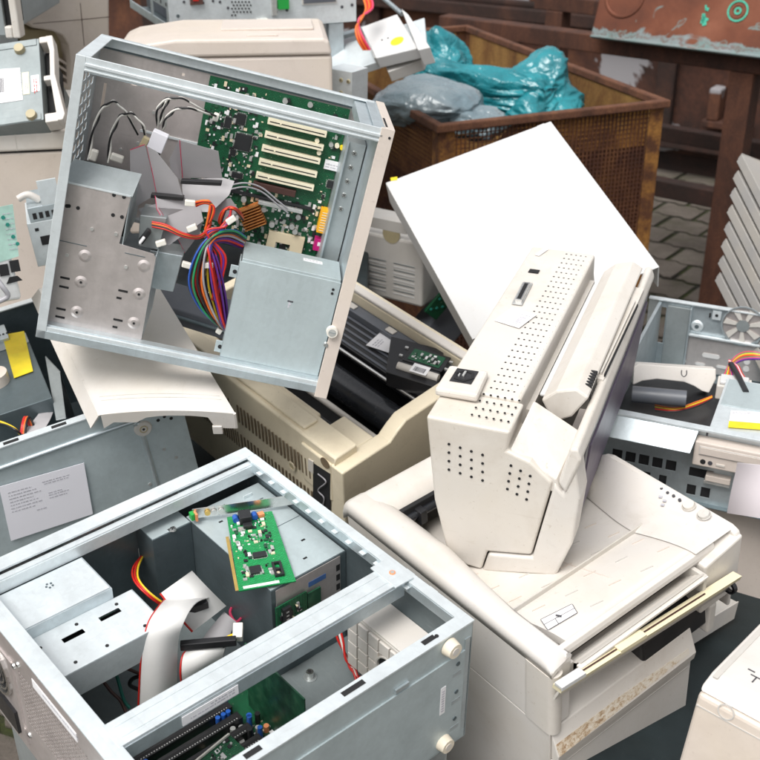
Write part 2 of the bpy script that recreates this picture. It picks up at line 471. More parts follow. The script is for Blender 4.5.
def screw(mb, c, n, r=.0035, mat='steel_bright'):
    c, n = vv(c), vv(n).normalized(); a = n.orthogonal().normalized(); b_ = n.cross(a)
    mb.cyl(c, c + n * r * .5, r, mat, 12, r * .8)
    mb.para(c + n * r * .5 - a * r * .7 - b_ * r * .1, a * r * 1.4, b_ * r * .2, n * .0003, 'hole_dark')
    mb.para(c + n * r * .5 - b_ * r * .7 - a * r * .1, b_ * r * 1.4, a * r * .2, n * .0003, 'hole_dark')

# ================================================================== A: the open case lying at the front
A = Pose([[-0.7545, 0.6562, 0.0116], [-0.655, -0.7517, -0.0771], [-0.0419, -0.0657, 0.997]], [-0.189, 1.3669, 0.7654])
a_root = thing('open_computer_case', 'open steel case lying in front with white ribbon cables and a cross bar', 'computer case', A)
AX, AY, AZ = .415, .4466, .188
m = MB()
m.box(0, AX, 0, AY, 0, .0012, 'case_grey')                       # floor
m.box(.0012, AX - .0012, 0, .0012, .0012, AZ, 'zinc_steel')       # top wall of the tower
m.box(0, .0012, 0, AY, .0012, AZ, 'zinc_steel')                   # front wall
m.box(.0012, .003, .0015, AY, .0015, .165, 'shaded_zinc'); m.box(.003, AX - .003, .0013, .003, .0015, .165, 'shaded_zinc')  # inner lining, interior shade put into a darker zinc
# flanges
m.box(0, AX, -.001, .021, AZ, AZ + .003, 'bright_zinc')
m.box(.006, AX - .03, .0225, .031, AZ - .005, AZ - .003, 'bright_zinc')
m.box(.006, AX - .03, .0305, .0325, AZ - .022, AZ - .005, 'bright_zinc')
for k in range(4): m.box(.03 + k * .095, .085 + k * .095, .0212, .0224, AZ - .004, AZ - .001, 'hole_dark')
m.box(-.001, .013, .021, AY - .017, AZ, AZ + .0025, 'bright_zinc')
m.box(.0125, .0135, .03, AY - .02, AZ - .015, AZ, 'zinc_steel')
m.box(AX - .021, AX + .001, .021, AY - .017, AZ, AZ + .0025, 'bright_zinc')
m.box(AX - .022, AX - .021, .03, AY - .02, AZ - .02, AZ, 'zinc_steel')
m.box(-.001, AX + .001, AY - .017, AY + .001, AZ, AZ + .0025, 'bright_zinc')
m.box(.015, AX - .02, AY - .018, AY - .017, AZ - .02, AZ, 'zinc_steel')
for k in range(12):                                                # small tabs along the front rail
    m.box(.0136, .019, .05 + k * .027, .058 + k * .027, AZ - .005, AZ - .0035, 'bright_zinc')
for k, y in enumerate((.06, .12, .33, .37)): m.box(-.0045, -.001, y, y + .014, AZ - .012, AZ - .001, 'bright_zinc')
m.disc((.05, AY - .008, AZ + .0028), (0, 0, 1), .0025, 'hole_dark')
for x0, x1 in ((.052, .07), (.155, .185), (.29, .31)): m.box(x0, x1, AY - .013, AY - .006, AZ + .0026, AZ + .0029, 'hole_dark')
m.build('chassis', a_root, .0008)
# bottom of the tower, turned towards the camera
m = MB()
m.box(0, AX, AY - .0012, AY, .0012, AZ, 'psu_zinc')
m.box(.012, AX - .02, AY, AY + .002, .008, AZ - .036, 'psu_zinc')
m.box(.004, .012, AY, AY + .001, .02, AZ - .02, 'zinc_steel')
for z in (.03, .075, .12): m.box(.016, .03, AY + .002, AY + .0023, z, z + .006, 'zinc_steel'); 
for z in (.036, .081, .126): m.disc((.023, AY + .0023, z + .012), (0, 1, 0), .003, 'shaded_zinc')
m.box(.1, .12, AY + .0002, AY + .003, AZ - .032, AZ - .026, 'zinc_steel')
m.build('base_panel', a_root, .0012)
for p in ((451, 648), (444, 743)):
    c = A.L(p[0], p[1], 1, AY + .004); m = MB()
    m.cyl((c.x, AY + .0005, c.z), (c.x, AY + .012, c.z), .0115, 'foot_beige', 20, .0095)
    m.cyl((c.x, AY + .012, c.z), (c.x, AY + .0126, c.z), .005, 'ivory_plastic', 14)
    m.build('foot', a_root, .0012)
c = A.L(443, 701, 1, AY + .0026); m = MB()
m.box(c.x - .004, c.x + .004, AY + .002, AY + .0024, c.z - .022, c.z + .022, 'white_label')
for k in range(9): m.box(c.x - .002, c.x + .002, AY + .0024, AY + .0026, c.z - .018 + k * .004, c.z - .0155 + k * .004, 'ink')
m.build('label', a_root)
# rear wall with vents
m = MB()
g0 = [A.L(p[0], p[1], 0, AX) for p in ((22, 692), (33, 682), (72, 748))]
hs = []
for i in range(15):
    for j in range(27):
        y0 = .145 + j * .0062; z0 = .065 + i * .0058
        hs.append((y0, y0 + .0042, z0, z0 + .0036))
m.plate((AX - .0012, 0, .0012), (0, AY, 0), (0, 0, AZ - .0014), .0012, hs, 'warm_reflect_zinc')
m.box(AX - .03, AX - .02, .13, .33, .055, .165, 'hole_dark')
m.build('rear_panel', a_root)
m = MB()
m.box(AX, AX + .0006, .185, .285, .157, .170, 'white_label')
text_rows(m, (AX + .0006, .21, .164), (0, 1, 0), (0, 0, 1), (1, 0, 0), [(0, 0, .08)], 'ink', 4, .003)
m.build('rear_label', a_root)
m = MB()
m.ring((AX, .073, .105), (1, 0, 0), .036, .040, .004, 'steel_bright')
for r in (.030, .022, .014): m.ring((AX + .001, .073, .105), (1, 0, 0), r, r + .0022, .002, 'steel_bright')
m.disc((AX, .073, .105), (1, 0, 0), .036, 'hole_dark', 24)
m.box(AX, AX + .002, .03, .12, .148, .152, 'warm_reflect_zinc')
m.box(AX, AX + .003, .122, .132, .02, .155, 'warm_reflect_zinc')
m.box(AX, AX + .004, .045, .11, .02, .055, 'black_plastic')
for y, z in ((.04, .146), (.135, .15), (.138, .04), (.15, .164), (.335, .165), (.40, .09)): screw(m, (AX, y, z), (1, 0, 0), .004)
m.build('fan_grille', a_root)
# cross bar
m = MB()
m.box(.016, .398, .312, .347, AZ - .0005, AZ + .0035, 'bright_zinc')
m.box(.016, .398, .346, .348, AZ - .02, AZ - .0005, 'zinc_steel'); m.box(.016, .398, .311, .313, AZ - .02, AZ - .0005, 'zinc_steel')
m.box(.03, .39, .321, .3222, AZ + .0035, AZ + .0045, 'bright_zinc'); m.box(.03, .39, .337, .3382, AZ + .0035, AZ + .0045, 'bright_zinc')
m.box(.006, .034, .306, .352, AZ + .0036, AZ + .006, 'bright_zinc')
m.disc((.02, .33, AZ + .0062), (0, 0, 1), .004, 'orange_part'); m.disc((.02, .33, AZ + .0068), (0, 0, 1), .0025, 'tin')
m.build('cross_bar', a_root, .0008)
m = MB()
p = A.L(205, 700, 2, AZ - .012)
m.box(p.x - .035, p.x + .035, .3485, .3492, AZ - .017, AZ - .004, 'white_label')
text_rows(m, (p.x - .03, .3492, AZ - .013), (1, 0, 0), (0, 0, 1), (0, 1, 0), [(0, 0, .055), (0, .004, .03)], 'ink', 9)
m.build('bar_label', a_root)
# optical drive and bay plate
m = MB(); m.box(.274, .392, .034, .109, .115, .166, 'zinc_steel'); m.box(.276, .388, .036, .107, .166, .1672, 'bright_zinc')
for k in range(5): m.disc((.33 + .004 * math.cos(k * 1.26), .058 + .004 * math.sin(k * 1.26), .1674), (0, 0, 1), .0014, 'shaded_zinc')
m.build('disk_drive', a_root, .0012)
m = MB()
def bay(u, w): return u
m.plate((.250, .109, .1488), (.138, 0, 0), (0, .077, 0), .0012, [(.028, .055, .018, .026), (.078, .105, .022, .030)], 'bright_zinc')
m.box(.250, .388, .1848, .186, .11, .1488, 'bright_zinc'); m.box(.2488, .25, .109, .186, .11, .15, 'zinc_steel')
m.box(.262, .384, .115, .18, .13, .135, 'hole_dark')
for u, v in ((.027, .012), (.08, .012), (.02, .066), (.07, .066), (.11, .066), (.13, .02)): m.disc((.25 + u, .109 + v, .1502), (0, 0, 1), .0022, 'hole_dark')
m.build('drive_bay', a_root, .0006)
# upper drive cage, L-shaped in plan
m = MB()
m.box(.123, .182, .004, .046, .0015, .15, 'shaded_zinc'); m.box(.124, .181, .005, .045, .15, .1512, 'psu_zinc')  # cage sides carry the shade in their colour
m.box(.004, .1225, .0325, .223, .0015, .15, 'shaded_zinc'); m.box(.005, .122, .033, .222, .15, .1512, 'psu_zinc')
m.box(.014, .116, .2232, .2242, .02, .148, 'warm_reflect_zinc')
for k in range(7): m.box(.015, .021, .2242, .2246, .03 + k * .016, .040 + k * .016, 'hole_dark')
m.box(.038, .066, .2242, .2246, .125, .133, 'blue_ink'); m.box(.07, .078, .2242, .2246, .06, .12, 'ink')
m.disc((.09, .2244, .04), (0, 1, 0), .005, 'hole_dark')
m.box(.006, .12, .128, .1288, .1512, .1518, 'shaded_zinc')
for x, y in ((.06, .10), (.03, .17), (.05, .20), (.09, .07)): m.box(x, x + .006, y, y + .003, .1512, .1516, 'hole_dark')
m.box(.028, .042, .05, .0515, .1512, .156, 'bright_zinc'); m.box(.02, .05, .065, .0665, .1512, .1518, 'shaded_zinc')
m.box(.07, .085, .047, .050, .1512, .155, 'shaded_zinc')
m.build('drive_cage', a_root, .001)
m = MB(); screw(m, (.15, .045, .1512), (0, 0, 1), .005); m.box(.145, .156, .04, .0475, .1512, .1516, 'steel_bright')
m.build('screw', a_root)
# main board on the floor with slots, riser board, loose parts
m = MB(); m.box(.165, .40, .19, .432, .010, .012, 'pcb_green')
smd(m, (.165, .27, .012), (.235, 0, 0), (0, .16, 0), (0, 0, 1), 5)
for k in range(10): m.cyl((.175 + .012 * (k % 5), .275 + .018 * (k // 5), .012), (.175 + .012 * (k % 5), .275 + .018 * (k // 5), .022 + .006 * (k % 3)), .0035, random.choice(['tin', 'chip_black', 'orange_part', 'blue_part']), 10)
amb = m.build('main_board', a_root)
for k, y in enumerate((.236, .258, .280, .302, .324)):
    m = MB(); m.box(.205, .37, y, y + .012, .012, .030, 'black_plastic'); m.box(.209, .366, y + .0045, y + .0075, .030, .0303, 'hole_dark')
    for q in range(44): m.box(.211 + q * .0035, .2125 + q * .0035, y + .0088, y + .0102, .030, .0304, 'tin')
    m.build('slot', amb, .0006)
for x, y in ((.215, .252), (.222, .252), (.23, .252), (.33, .252), (.345, .274), (.352, .274), (.335, .296), (.205, .232), (.2, .275), (.2, .297), (.345, .32), (.355, .32)):
    m = MB(); m.cyl((x, y + .002, .012), (x, y + .002, .034), .0032, 'blue_part', 8); m.build('capacitor', amb)
m = MB(); m.box(.178, .180, .246, .362, .012, .118, 'pcb_dark'); m.build('riser_board', a_root)
m = MB(); q = [A.L(185, 768, 2, .08), A.L(228, 733, 2, .08), A.L(262, 765, 2, .06), A.L(215, 800, 2, .06)]
m.prism(q, (0, 0, -.0016), 'pcb_green'); m.prism([q[0], q[1], q[1] + Vector((0, .004, .003)), q[0] + Vector((0, .004, .003))], (0, 0, -.003), 'nylon')
smd(m, q[0], q[1] - q[0], q[3] - q[0], (0, 0, 1), 8)
m.build('expansion_card', a_root)
m = MB(); q = [(.10, .218, .10), (.10, .26, .10)]
m.box(.072, .12, .2265, .2285, .02, .125, 'pcb_green'); smd(m, (.072, .2285, .02), (.048, 0, 0), (0, 0, .1), (0, 1, 0), 12)
m.box(.10, .112, .2285, .2335, .03, .12, 'chip_black'); m.box(.05, .07, .2265, .229, .05, .12, 'pcb_dark')
for k in range(14): m.box(.104, .108, .2335, .2338, .035 + k * .006, .037 + k * .006, 'tin')
m.build('drive_board', a_root)
m = MB(); c = A.L(310, 676, 2, .004)
m.cyl((c.x, c.y, .001), (c.x, c.y, .012), .005, 'steel_bright', 12); m.cyl((c.x, c.y, .012), (c.x, c.y, .0123), .0025, 'hole_dark', 10); m.cyl((c.x, c.y, .001), (c.x, c.y, .002), .009, 'grey_steel', 16)
m.build('standoff', a_root)
m = MB(); m.box(.095, .165, .30, .42, .004, .006, 'pcb_green'); smd(m, (.095, .30, .006), (.07, 0, 0), (0, .12, 0), (0, 0, 1), 21); smd(m, (.095, .30, .006), (.07, 0, 0), (0, .12, 0), (0, 0, 1), 22)
m.build('audio_board', a_root)
# white moulded speaker housing with grid
m = MB()
m.box(.002, .05, .282, .405, .03, .118, 'grey_plastic'); m.box(.003, .049, .283, .404, .118, .121, 'white_plastic')
for i in range(6):
    for j in range(4):
        y, z = .286 + i * .0197, .034 + j * .0207
        if i in (3, 4) and j in (1, 2): continue
        m.box(.05, .0535, y, y + .0175, z, z + .0187, 'white_plastic')
c = Vector((.0502, .362, .076)); m.disc(c, (1, 0, 0), .02, 'hole_dark', 20); m.ring(c, (1, 0, 0), .019, .022, .004, 'grey_plastic')
m.box(.012, .016, .4055, .409, .03, .10, 'pcb_green')
m.build('speaker_housing', a_root, .0008)
# cables
def cabl(root, pose, name, colr, pts, r=.0018, n=7):
    mm = MB(); mm.tube([pose.L(p[0], p[1], 2, p[2]) for p in pts], r, colr + '_wire', n); return mm.build(name, root)
for cx_, col_, off in ((0, 'red', 0), (1, 'white', 3), (2, 'red', 5)):
    cabl(a_root, A, 'wire', col_, [(333 + off, 622, .07), (338 + off, 640, .05), (346, 655 + off, .03), (350 + off, 668, .02), (360, 677 + off * .6, .012), (372, 678 - off, .01)], .0016)
cabl(a_root, A, 'wire', 'red', [(352, 668, .02), (356, 680, .012), (358, 690, .01)], .0016)
for off, c_ in ((0, 'yellow'), (-2.5, 'red'), (-5, 'red')):
    cabl(a_root, A, 'power_wire', c_, [(143 + off * .3, 556, .10), (138 + off, 568, .115), (139 + off, 580, .125), (150 + off, 593, .12), (168 + off, 606, .10), (182, 613, .07)], .0014)
m = MB(); c = A.L(146, 552, 2, .10); m.obox(c, (.018, .012, .02), (0, 0, .2), 'nylon'); m.build('power_plug', a_root, .001)
cabl(a_root, A, 'wire', 'brown', [(112, 672, .05), (102, 662, .06), (98, 672, .05), (110, 690, .03), (120, 700, .02), (126, 712, .012)], .0022)
cabl(a_root, A, 'wire', 'brown', [(112, 662, .06), (126, 668, .05), (140, 674, .04)], .0022)
cabl(a_root, A, 'wire', 'teal', [(112, 660, .06), (118, 680, .04), (124, 700, .02), (130, 708, .012)], .0022)
cabl(a_root, A, 'wire', 'black', [(140, 690, .05), (130, 685, .06), (134, 678, .07), (150, 674, .08)], .0026)
def ribbon(root, pose, mat, L, Rr, red='L', th=.0012):
    mm = MB(); a = [pose.L(p[0], p[1], 2, p[2]) for p in L]; b_ = [pose.L(p[0], p[1], 2, p[2]) for p in Rr]
    mm.ribbon(a, b_, mat, th)
    if red: mm.ribbon(a, b_, 'red_wire', th * 1.5, 6, *((-.01, .028) if red == 'L' else (.972, 1.01)))
    for k in ():  mm.ribbon(a, b_, 'grey_wire' if mat == 'ribbon_grey' else 'ribbon_grey', th * 1.12, 6, k / 12 - .002, k / 12 + .002)
    mm.s = [True] * len(mm.s)
    return mm.build('ribbon_cable', root)
ribbon(a_root, A, 'ribbon_white', [(168, 596, .11), (158, 607, .150), (147, 625, .155), (141, 655, .12), (138, 705, .05)], [(212, 597, .11), (196, 603, .152), (184, 622, .157), (178, 645, .125), (177, 688, .05)])
ribbon(a_root, A, 'ribbon_white', [(182, 688, .06), (180, 672, .09), (183, 654, .105), (196, 645, .10)], [(216, 670, .06), (222, 658, .09), (226, 645, .105), (230, 636, .10)])
ribbon(a_root, A, 'ribbon_white', [(160, 594, .13), (176, 614, .125), (192, 632, .10)], [(192, 571, .13), (206, 586, .128), (226, 606, .10)])
ribbon(a_root, A, 'ribbon_grey', [(196, 652, .085), (206, 634, .095), (224, 612, .09)], [(222, 664, .085), (228, 640, .095), (236, 622, .09)], None)
for p, q_ in (((180, 640, .118), (236, 635, .118)), ((182, 606, .125), (206, 598, .125))):
    m = MB(); a, b_ = A.L(*p[:2], 2, p[2]), A.L(*q_[:2], 2, q_[2]); d = (b_ - a)
    m.para(a, d, Vector((0, 0, 1)).cross(d).normalized() * -.009, (0, 0, -.010), 'black_plastic'); m.build('connector', a_root, .001)
m = MB(); c = A.L(238, 632, 2, .11); m.obox(c, (.02, .012, .012), (0, .3, .9), 'nylon'); m.build('power_plug', a_root, .001)
for off, c_ in ((0, 'yellow'), (3, 'red'), (5, 'black')):
    cabl(a_root, A, 'power_wire', c_, [(236, 634 + off, .11), (228, 637 + off, .112), (222, 644 + off, .10), (214, 655 + off, .08)], .0019)
cabl(a_root, A, 'wire', 'pink', [(236, 602, .05), (230, 612, .06), (236, 622, .06), (244, 615, .05)], .002)

# ------------------------------------------------------------------ network card lying on the case
q = [A.L(p[0], p[1], 2, .156) for p in ((227, 518), (272, 512), (296, 582), (239, 592))]
card = axes(A.M @ q[3], A.M @ q[2], A.R @ UP)
k_root = thing('circuit_card', 'bright green circuit card with metal bracket lying on the drive cage inside the front case', 'circuit card', card)
qa = [card.W(A.M @ p) for p in q]
cw = qa[2].x; ch = (qa[0].y + qa[1].y) / 2
m = MB(); m.prism([(p.x, p.y, 0) for p in qa], (0, 0, .0016), 'pcb_bright')
smd(m, (.004, .012, .0016), (cw - .01, 0, 0), (0, ch - .02, 0), (0, 0, 1), 31, [(.016, .034, .02, .04), (.02, .04, .05, .07), (.042, .06, .014, .042)])
kb = m.build('board', k_root)
m = MB()
chip(m, (.026, .031, .0016), (1, 0, 0), (0, 1, 0), (0, 0, 1), .014, .014); m.build('chip', kb, .0004)
m = MB()
chip(m, (.036, .058, .0016), (1, 0, 0), (0, 1, 0), (0, 0, 1), .017, .010)
m.build('chip', kb, .0004)
m = MB()
for x in (.047, .056): m.box(x, x + .003, .012, .038, .0016, .006, 'chip_black')
for y in (.012, .023, .0355): m.box(.050, .056, y, y + .0025, .0016, .006, 'chip_black')
m.build('chip_socket', kb, .0004)
m = MB(); m.box(.022, .038, ch - .022, ch - .004, .0016, .014, 'chip_black'); m.box(.025, .037, ch - .032, ch - .024, .0016, .008, 'chip_black')
m.build('network_jack', kb, .0008)
for x in (.018, .043): m = MB(); m.cyl((x, ch - .015, .006), (x, ch - .006, .006), .004, 'blue_part', 12); m.build('capacitor', kb)
m = MB(); m.obox((.052, ch - .008, .004), (.008, .007, .005), (0, 0, .2), 'orange_part'); m.build('terminal', kb)
m = MB(); m.box(.006, cw - .02, .002, .0065, .0016, .0020, 'white_label'); m.build('label', k_root)
m = MB(); m.para((-.004, .002, .0003), (.004, 0, 0), (-.004 + qa[0].x, ch * .72, 0), (0, 0, .001), 'gold_pins'); m.build('edge_contacts', k_root)
e0, e1 = card.W(A.M @ A.L(193, 519, 2, .158)), card.W(A.M @ A.L(297, 504, 2, .158))
m = MB(); m.para(e0 + Vector((0, 0, .0)), e1 - e0, (0, 0, .016), Vector((0, 0, 1)).cross(e1 - e0).normalized() * .0009, 'steel_bright')
d = (e1 - e0).normalized()
m.para(e0, d * .014, Vector((0, 0, 1)).cross(d) * .012, (0, 0, .001), 'steel_bright')
for f in (.14, .2, .27): m.cyl(e0 + (e1 - e0) * f + Vector((0, -.0005, .008)), e0 + (e1 - e0) * f + Vector((0, -.003, .008)), .004, random.choice(['gold_pins', 'tin']), 10)
m.build('bracket', k_root, .0004)
m = MB(); m.obox(e0 + Vector((-.001, -.001, .006)), (.005, .009, .010), (0, 0, .3), 'green_part'); m.obox(e0 + Vector((.0035, -.002, .006)), (.003, .011, .012), (0, 0, .3), 'orange_part'); m.build('terminal', k_root, .0006)

# ================================================================== B: the open case standing in the middle, leaning back
B = Pose([[0.967, 0.2458, 0.0673], [0.052, 0.0685, -0.9963], [-0.2495, 0.9669, 0.0535]], [-0.4777, 1.4164, 1.0953])
b_root = thing('open_computer_case', 'open steel case leaning upright on top, green main board and bundled coloured wires inside', 'computer case', B)
BX, BY, BZ = .4007, .3915, -.2036
m = MB()
# near frame
m.box(0, .013, 0, BY, -.002, 0, 'bright_zinc'); m.box(0, .0012, .005, BY, -.03, -.002, 'zinc_steel')
m.box(.013, BX, BY - .019, BY, -.002, 0, 'bright_zinc')
m.box(.013, BX, BY - .012, BY - .008, 0, .0025, 'bright_zinc'); m.box(.013, BX, BY - .018, BY - .0155, 0, .002, 'bright_zinc')
m.box(.02, BX - .02, BY - .0205, BY - .019, -.010, 0, 'zinc_steel')
m.box(0, BX, 0, .012, -.002, 0, 'zinc_steel'); m.box(0, BX, .012, .018, -.006, -.001, 'bright_zinc'); m.box(0, BX, .018, .02, -.02, -.005, 'zinc_steel')
m.box(0, BX - .14, 0, .0015, -.035, -.002, 'zinc_steel')
# far rails and the tie pieces
m.box(0, BX, BY - .015, BY, BZ, BZ + .006, 'bright_zinc'); m.box(0, BX, BY - .018, BY - .015, BZ + .001, BZ + .004, 'shaded_zinc'); m.box(0, BX, BY - .002, BY, BZ + .002, BZ + .016, 'bright_zinc')
m.box(0, .018, BY - .0022, BY - .0002, BZ + .016, -.002, 'bright_zinc'); m.box(BX - .014, BX, BY - .0022, BY - .0002, BZ + .016, -.002, 'zinc_steel')
m.box(.37, BX, BY - .02, BY - .004, BZ + .003, -.004, 'zinc_steel')
m.build('chassis', b_root, .0008)
# left wall with slots
m = MB(); hs = []
for i in range(4):
    for j in range(9):
        u = .045 + i * .031 + (j % 2) * .010; v = .212 + j * .0165
        hs.append((u, u + .020, v, v + .010))
m.plate((.0012, 0, -.003), (0, 0, BZ + .005), (0, BY - .003, 0), .0012, hs, 'zinc_steel')
m.box(.0014, .003, .222, .36, -.034, -.031, 'bright_zinc')
m.build('side_wall', b_root)
# back tray; the lower part is open
m = MB()
m.plate((.002, .135, BZ), (BX - .004, 0, 0), (0, BY - .15, 0), .0015, [(.05, .058, .196, .206), (.118, .122, .226, .230), (.012, .016, .15, .19)], 'warm_reflect_zinc')
m.box(.075, .17, .268, .271, BZ + .0015, BZ + .004, 'bright_zinc')
m.box(.002, .395, .133, .138, BZ, BZ + .012, 'zinc_steel')
for x, y in ((.09, .30), (.115, .27), (.052, .235), (.075, .25)): m.disc((x, y, BZ + .002), (0, 0, 1), .0025, 'tin', 10, .002)
m.build('back_tray', b_root)
# cover edge on the right with thumb screw
m = MB()
m.box(BX - .002, BX + .0015, .0, BY, BZ + .004, -.001, 'zinc_steel')
m.box(BX - .004, BX + .014, -.004, BY + .001, -.004, .0025, 'pink_beige')
m.box(BX + .0016, BX + .014, -.004, BY + .001, BZ, -.004, 'pink_beige')
m.box(BX + .002, BX + .005, BY + .001, BY + .0016, -.07, -.01, 'hole_dark')
m.disc((BX + .009, BY - .01, .0026), (0, 0, 1), .0018, 'hole_dark')
m.build('cover_edge', b_root, .0012)
c = B.L(332, 331, 2, .003); m = MB()
m.cyl((c.x, c.y, .0026), (c.x, c.y, .010), .0085, 'nylon', 24, .0078); m.cyl((c.x, c.y, .010), (c.x, c.y, .0106), .0055, 'tin', 16)
m.box(c.x - .005, c.x + .005, c.y - .0008, c.y + .0008, .0106, .0109, 'grey_steel')
m.build('thumb_screw', b_root, .0006)
c = B.L(326, 345, 2, .002); m = MB(); m.cyl((c.x, c.y, .0005), (c.x, c.y, .004), .0045, 'steel_bright', 16, .003); m.build('screw', b_root)
# main board
m = MB()
m.box(.160, .368, .128, .372, BZ + .006, BZ + .0076, 'pcb_green')
Zb = BZ + .0076
av = [(.09, .19, .10, .24)]
smd(m, (.160, .128, Zb), (.208, 0, 0), (0, .244, 0), (0, 0, 1), 41, av)
for k in range(16):
    x, y = random.uniform(.165, .36), random.choice([random.uniform(.14, .2), random.uniform(.34, .368)])
    m.cyl((x, y, Zb), (x, y, Zb + random.uniform(.006, .012)), random.choice([.003, .004]), random.choice(['chip_black', 'tin', 'tin']), 10)
for p in ((272, 223), (295, 230), (244, 198), (292, 225)):
    c = B.L(p[0], p[1], 2, Zb); m.cyl((c.x, c.y, Zb), (c.x, c.y, Zb + .012), .0042, 'tin', 12)
m.box(.20, .345, .212, .2165, Zb, Zb + .006, 'chip_black')
for p in ((317, 140), (319, 152), (331, 144), (337, 145), (342, 147)):
    c = B.L(p[0], p[1], 2, Zb); m.cyl((c.x, c.y, Zb), (c.x, c.y, Zb + .008), .0035, random.choice(['tin', 'slot_cream', 'yellow_label']), 10)
mbd = m.build('main_board', b_root)
for k in range(5):
    c = B.L(297 - k * 3.1, 128 + k * 13.5, 2, Zb + .012); y = c.y; x0 = c.x - .0435; m = MB()
    m.box(x0, x0 + .088, y - .0042, y + .0042, Zb, Zb + .012, 'slot_cream')
    m.box(x0 + .003, x0 + .085, y - .0008, y + .0008, Zb + .012, Zb + .0123, 'hole_dark'); m.box(x0 + .018, x0 + .0205, y - .0012, y + .0012, Zb + .0121, Zb + .0126, 'slot_cream')
    m.build('slot', mbd, .0008)
m = MB(); c = B.L(276, 188, 2, Zb); m.box(c.x - .035, c.x + .03, c.y - .005, c.y + .005, Zb, Zb + .012, 'brown_slot'); m.build('graphics_slot', mbd, .0008)
for p, w_, h_ in (((243, 142), .024, .024), ((241, 119), .013, .016), ((233, 152), .008, .01), ((330, 184), .009, .011), ((228, 122), .009, .016), ((237, 175), .016, .008)):
    m = MB(); c = B.L(p[0], p[1], 2, Zb); chip(m, (c.x, c.y, Zb), (1, 0, 0), (0, 1, 0), (0, 0, 1), w_, h_, .003); m.build('chip', mbd, .0004)
c = B.L(333, 166, 2, Zb + .003); m = MB(); m.box(c.x - .013, c.x + .013, c.y - .007, c.y + .007, Zb, Zb + .003, 'white_label'); text_rows(m, (c.x - .011, c.y - .004, Zb + .003), (1, 0, 0), (0, 1, 0), (0, 0, 1), [(0, 0, .02), (0, .004, .02)], 'ink', 2, .0016); m.build('label', b_root)
# heat sink with fins
c = B.L(252, 217, 2, Zb + .012); m = MB(); r = Matrix.Rotation(.6, 3, 'Z')
m.obox((c.x, c.y, Zb + .003), (.034, .034, .004), (0, 0, .6), 'copper_fins')
for k in range(8): m.obox(Vector((c.x, c.y, Zb + .012)) + r @ Vector((0, -.015 + k * .0043, 0)), (.034, .0016, .016), (0, 0, .6), 'copper_fins')
m.build('heat_sink', mbd)
c = B.L(325, 222, 2, Zb + .02); m = MB(); m.box(c.x - .0095, c.x + .0095, c.y - .018, c.y + .018, Zb, Zb + .022, 'orange_plug')
for k in range(8): m.box(c.x - .007, c.x + .007, c.y - .015 + k * .004, c.y - .0135 + k * .004, Zb + .022, Zb + .0225, 'socket_ivory')
m.build('memory_plug', mbd, .001)
c = B.L(321, 246, 2, Zb + .02); m = MB(); m.box(c.x - .011, c.x + .011, c.y - .009, c.y + .009, Zb, Zb + .02, 'magenta_plug'); m.box(c.x - .006, c.x + .003, c.y - .001, c.y + .005, Zb + .02, Zb + .0204, 'pink_paper'); m.build('port_block', mbd, .001)
c = B.L(285, 244, 2, Zb + .006); m = MB(); m.plate((c.x - .028, c.y - .02, Zb), (.056, 0, 0), (0, .036, 0), .007, [(.014, .036, .004, .02)], 'socket_ivory'); m.box(c.x - .008, c.x + .002, c.y - .012, c.y - .002, Zb, Zb + .002, 'chip_black'); m.build('processor_socket', mbd, .0006)
c0, c1 = B.L(258, 203, 2, Zb + .01), B.L(302, 213, 2, Zb + .01); m = MB(); m.para(c0, c1 - c0, (0, .006, 0), (0, 0, .008), 'tin'); m.build('latch', b_root, .0008)
for o_ in (0, 4): cabl(b_root, B, 'wire', 'grey', [(228, 186 + o_, -.15), (245, 183 + o_, -.15), (262, 188 + o_, -.16), (278, 201 + o_, -.165), (288, 208 + o, -.17) if False else (288, 209 + o_, -.17)], .0013)
# slot shield at the rear side
m = MB(); m.box(.372, .397, .142, .338, BZ + .003, -.135, 'grey_steel'); m.box(.369, .372, .142, .338, BZ + .003, -.128, 'zinc_steel')
for k in range(5): screw(m, (.383, .323 - k * .021, -.135), (0, 0, 1), .004)
m.build('slot_shield', b_root, .002)
# power supply
m = MB(); PT = B.L(246, 259, 2, -.018).y; PZ = B.L(249.5, 242, 1, PT).z
m.box(.256, .396, .022, PT, PZ, -.018, 'psu_zinc'); m.box(.253, .397, .020, PT - .004, -.018, -.0165, 'psu_zinc')
m.box(.253, .2545, .020, PT - .004, -.05, -.0165, 'psu_zinc')
m.build('power_supply', b_root, .0014)
m = MB(); c = B.L(313, 261, 1, PT + .0005); 
m.box(c.x - .014, c.x + .014, PT, PT + .0004, c.z - .006, c.z + .006, 'white_label'); text_rows(m, (c.x - .012, PT + .0004, c.z + .003), (1, 0, 0), (0, 0, -1), (0, 1, 0), [(0, 0, .024), (0, .004, .02)], 'ink', 6, .0018); m.build('label', b_root)
m = MB(); c = B.L(289, 304, 2, -.0164)
m.box(c.x - .001, c.x + .001, c.y - .006, c.y + .005, -.0165, -.0162, 'ink'); m.box(c.x - .003, c.x + .005, c.y + .003, c.y + .0052, -.0165, -.0161, 'dark_ink'); m.box(c.x, c.x + .003, c.y - .001, c.y + .001, -.0165, -.0161, 'ink')
for dy in (0, .006): m.disc((.388, PT - .016 - dy, -.0164), (0, 0, 1), .002, 'hole_dark')
m.build('stain', b_root)
for p in ((237, 272), (222, 347)):
    c = B.L(p[0], p[1], 2, -.02); m = MB(); m.box(c.x - .010, .2535, c.y - .009, c.y + .009, -.022, -.02, 'psu_zinc'); m.disc((c.x - .003, c.y, -.0198), (0, 0, 1), .003, 'hole_dark', 12); m.build('mounting_tab', b_root, .0006)
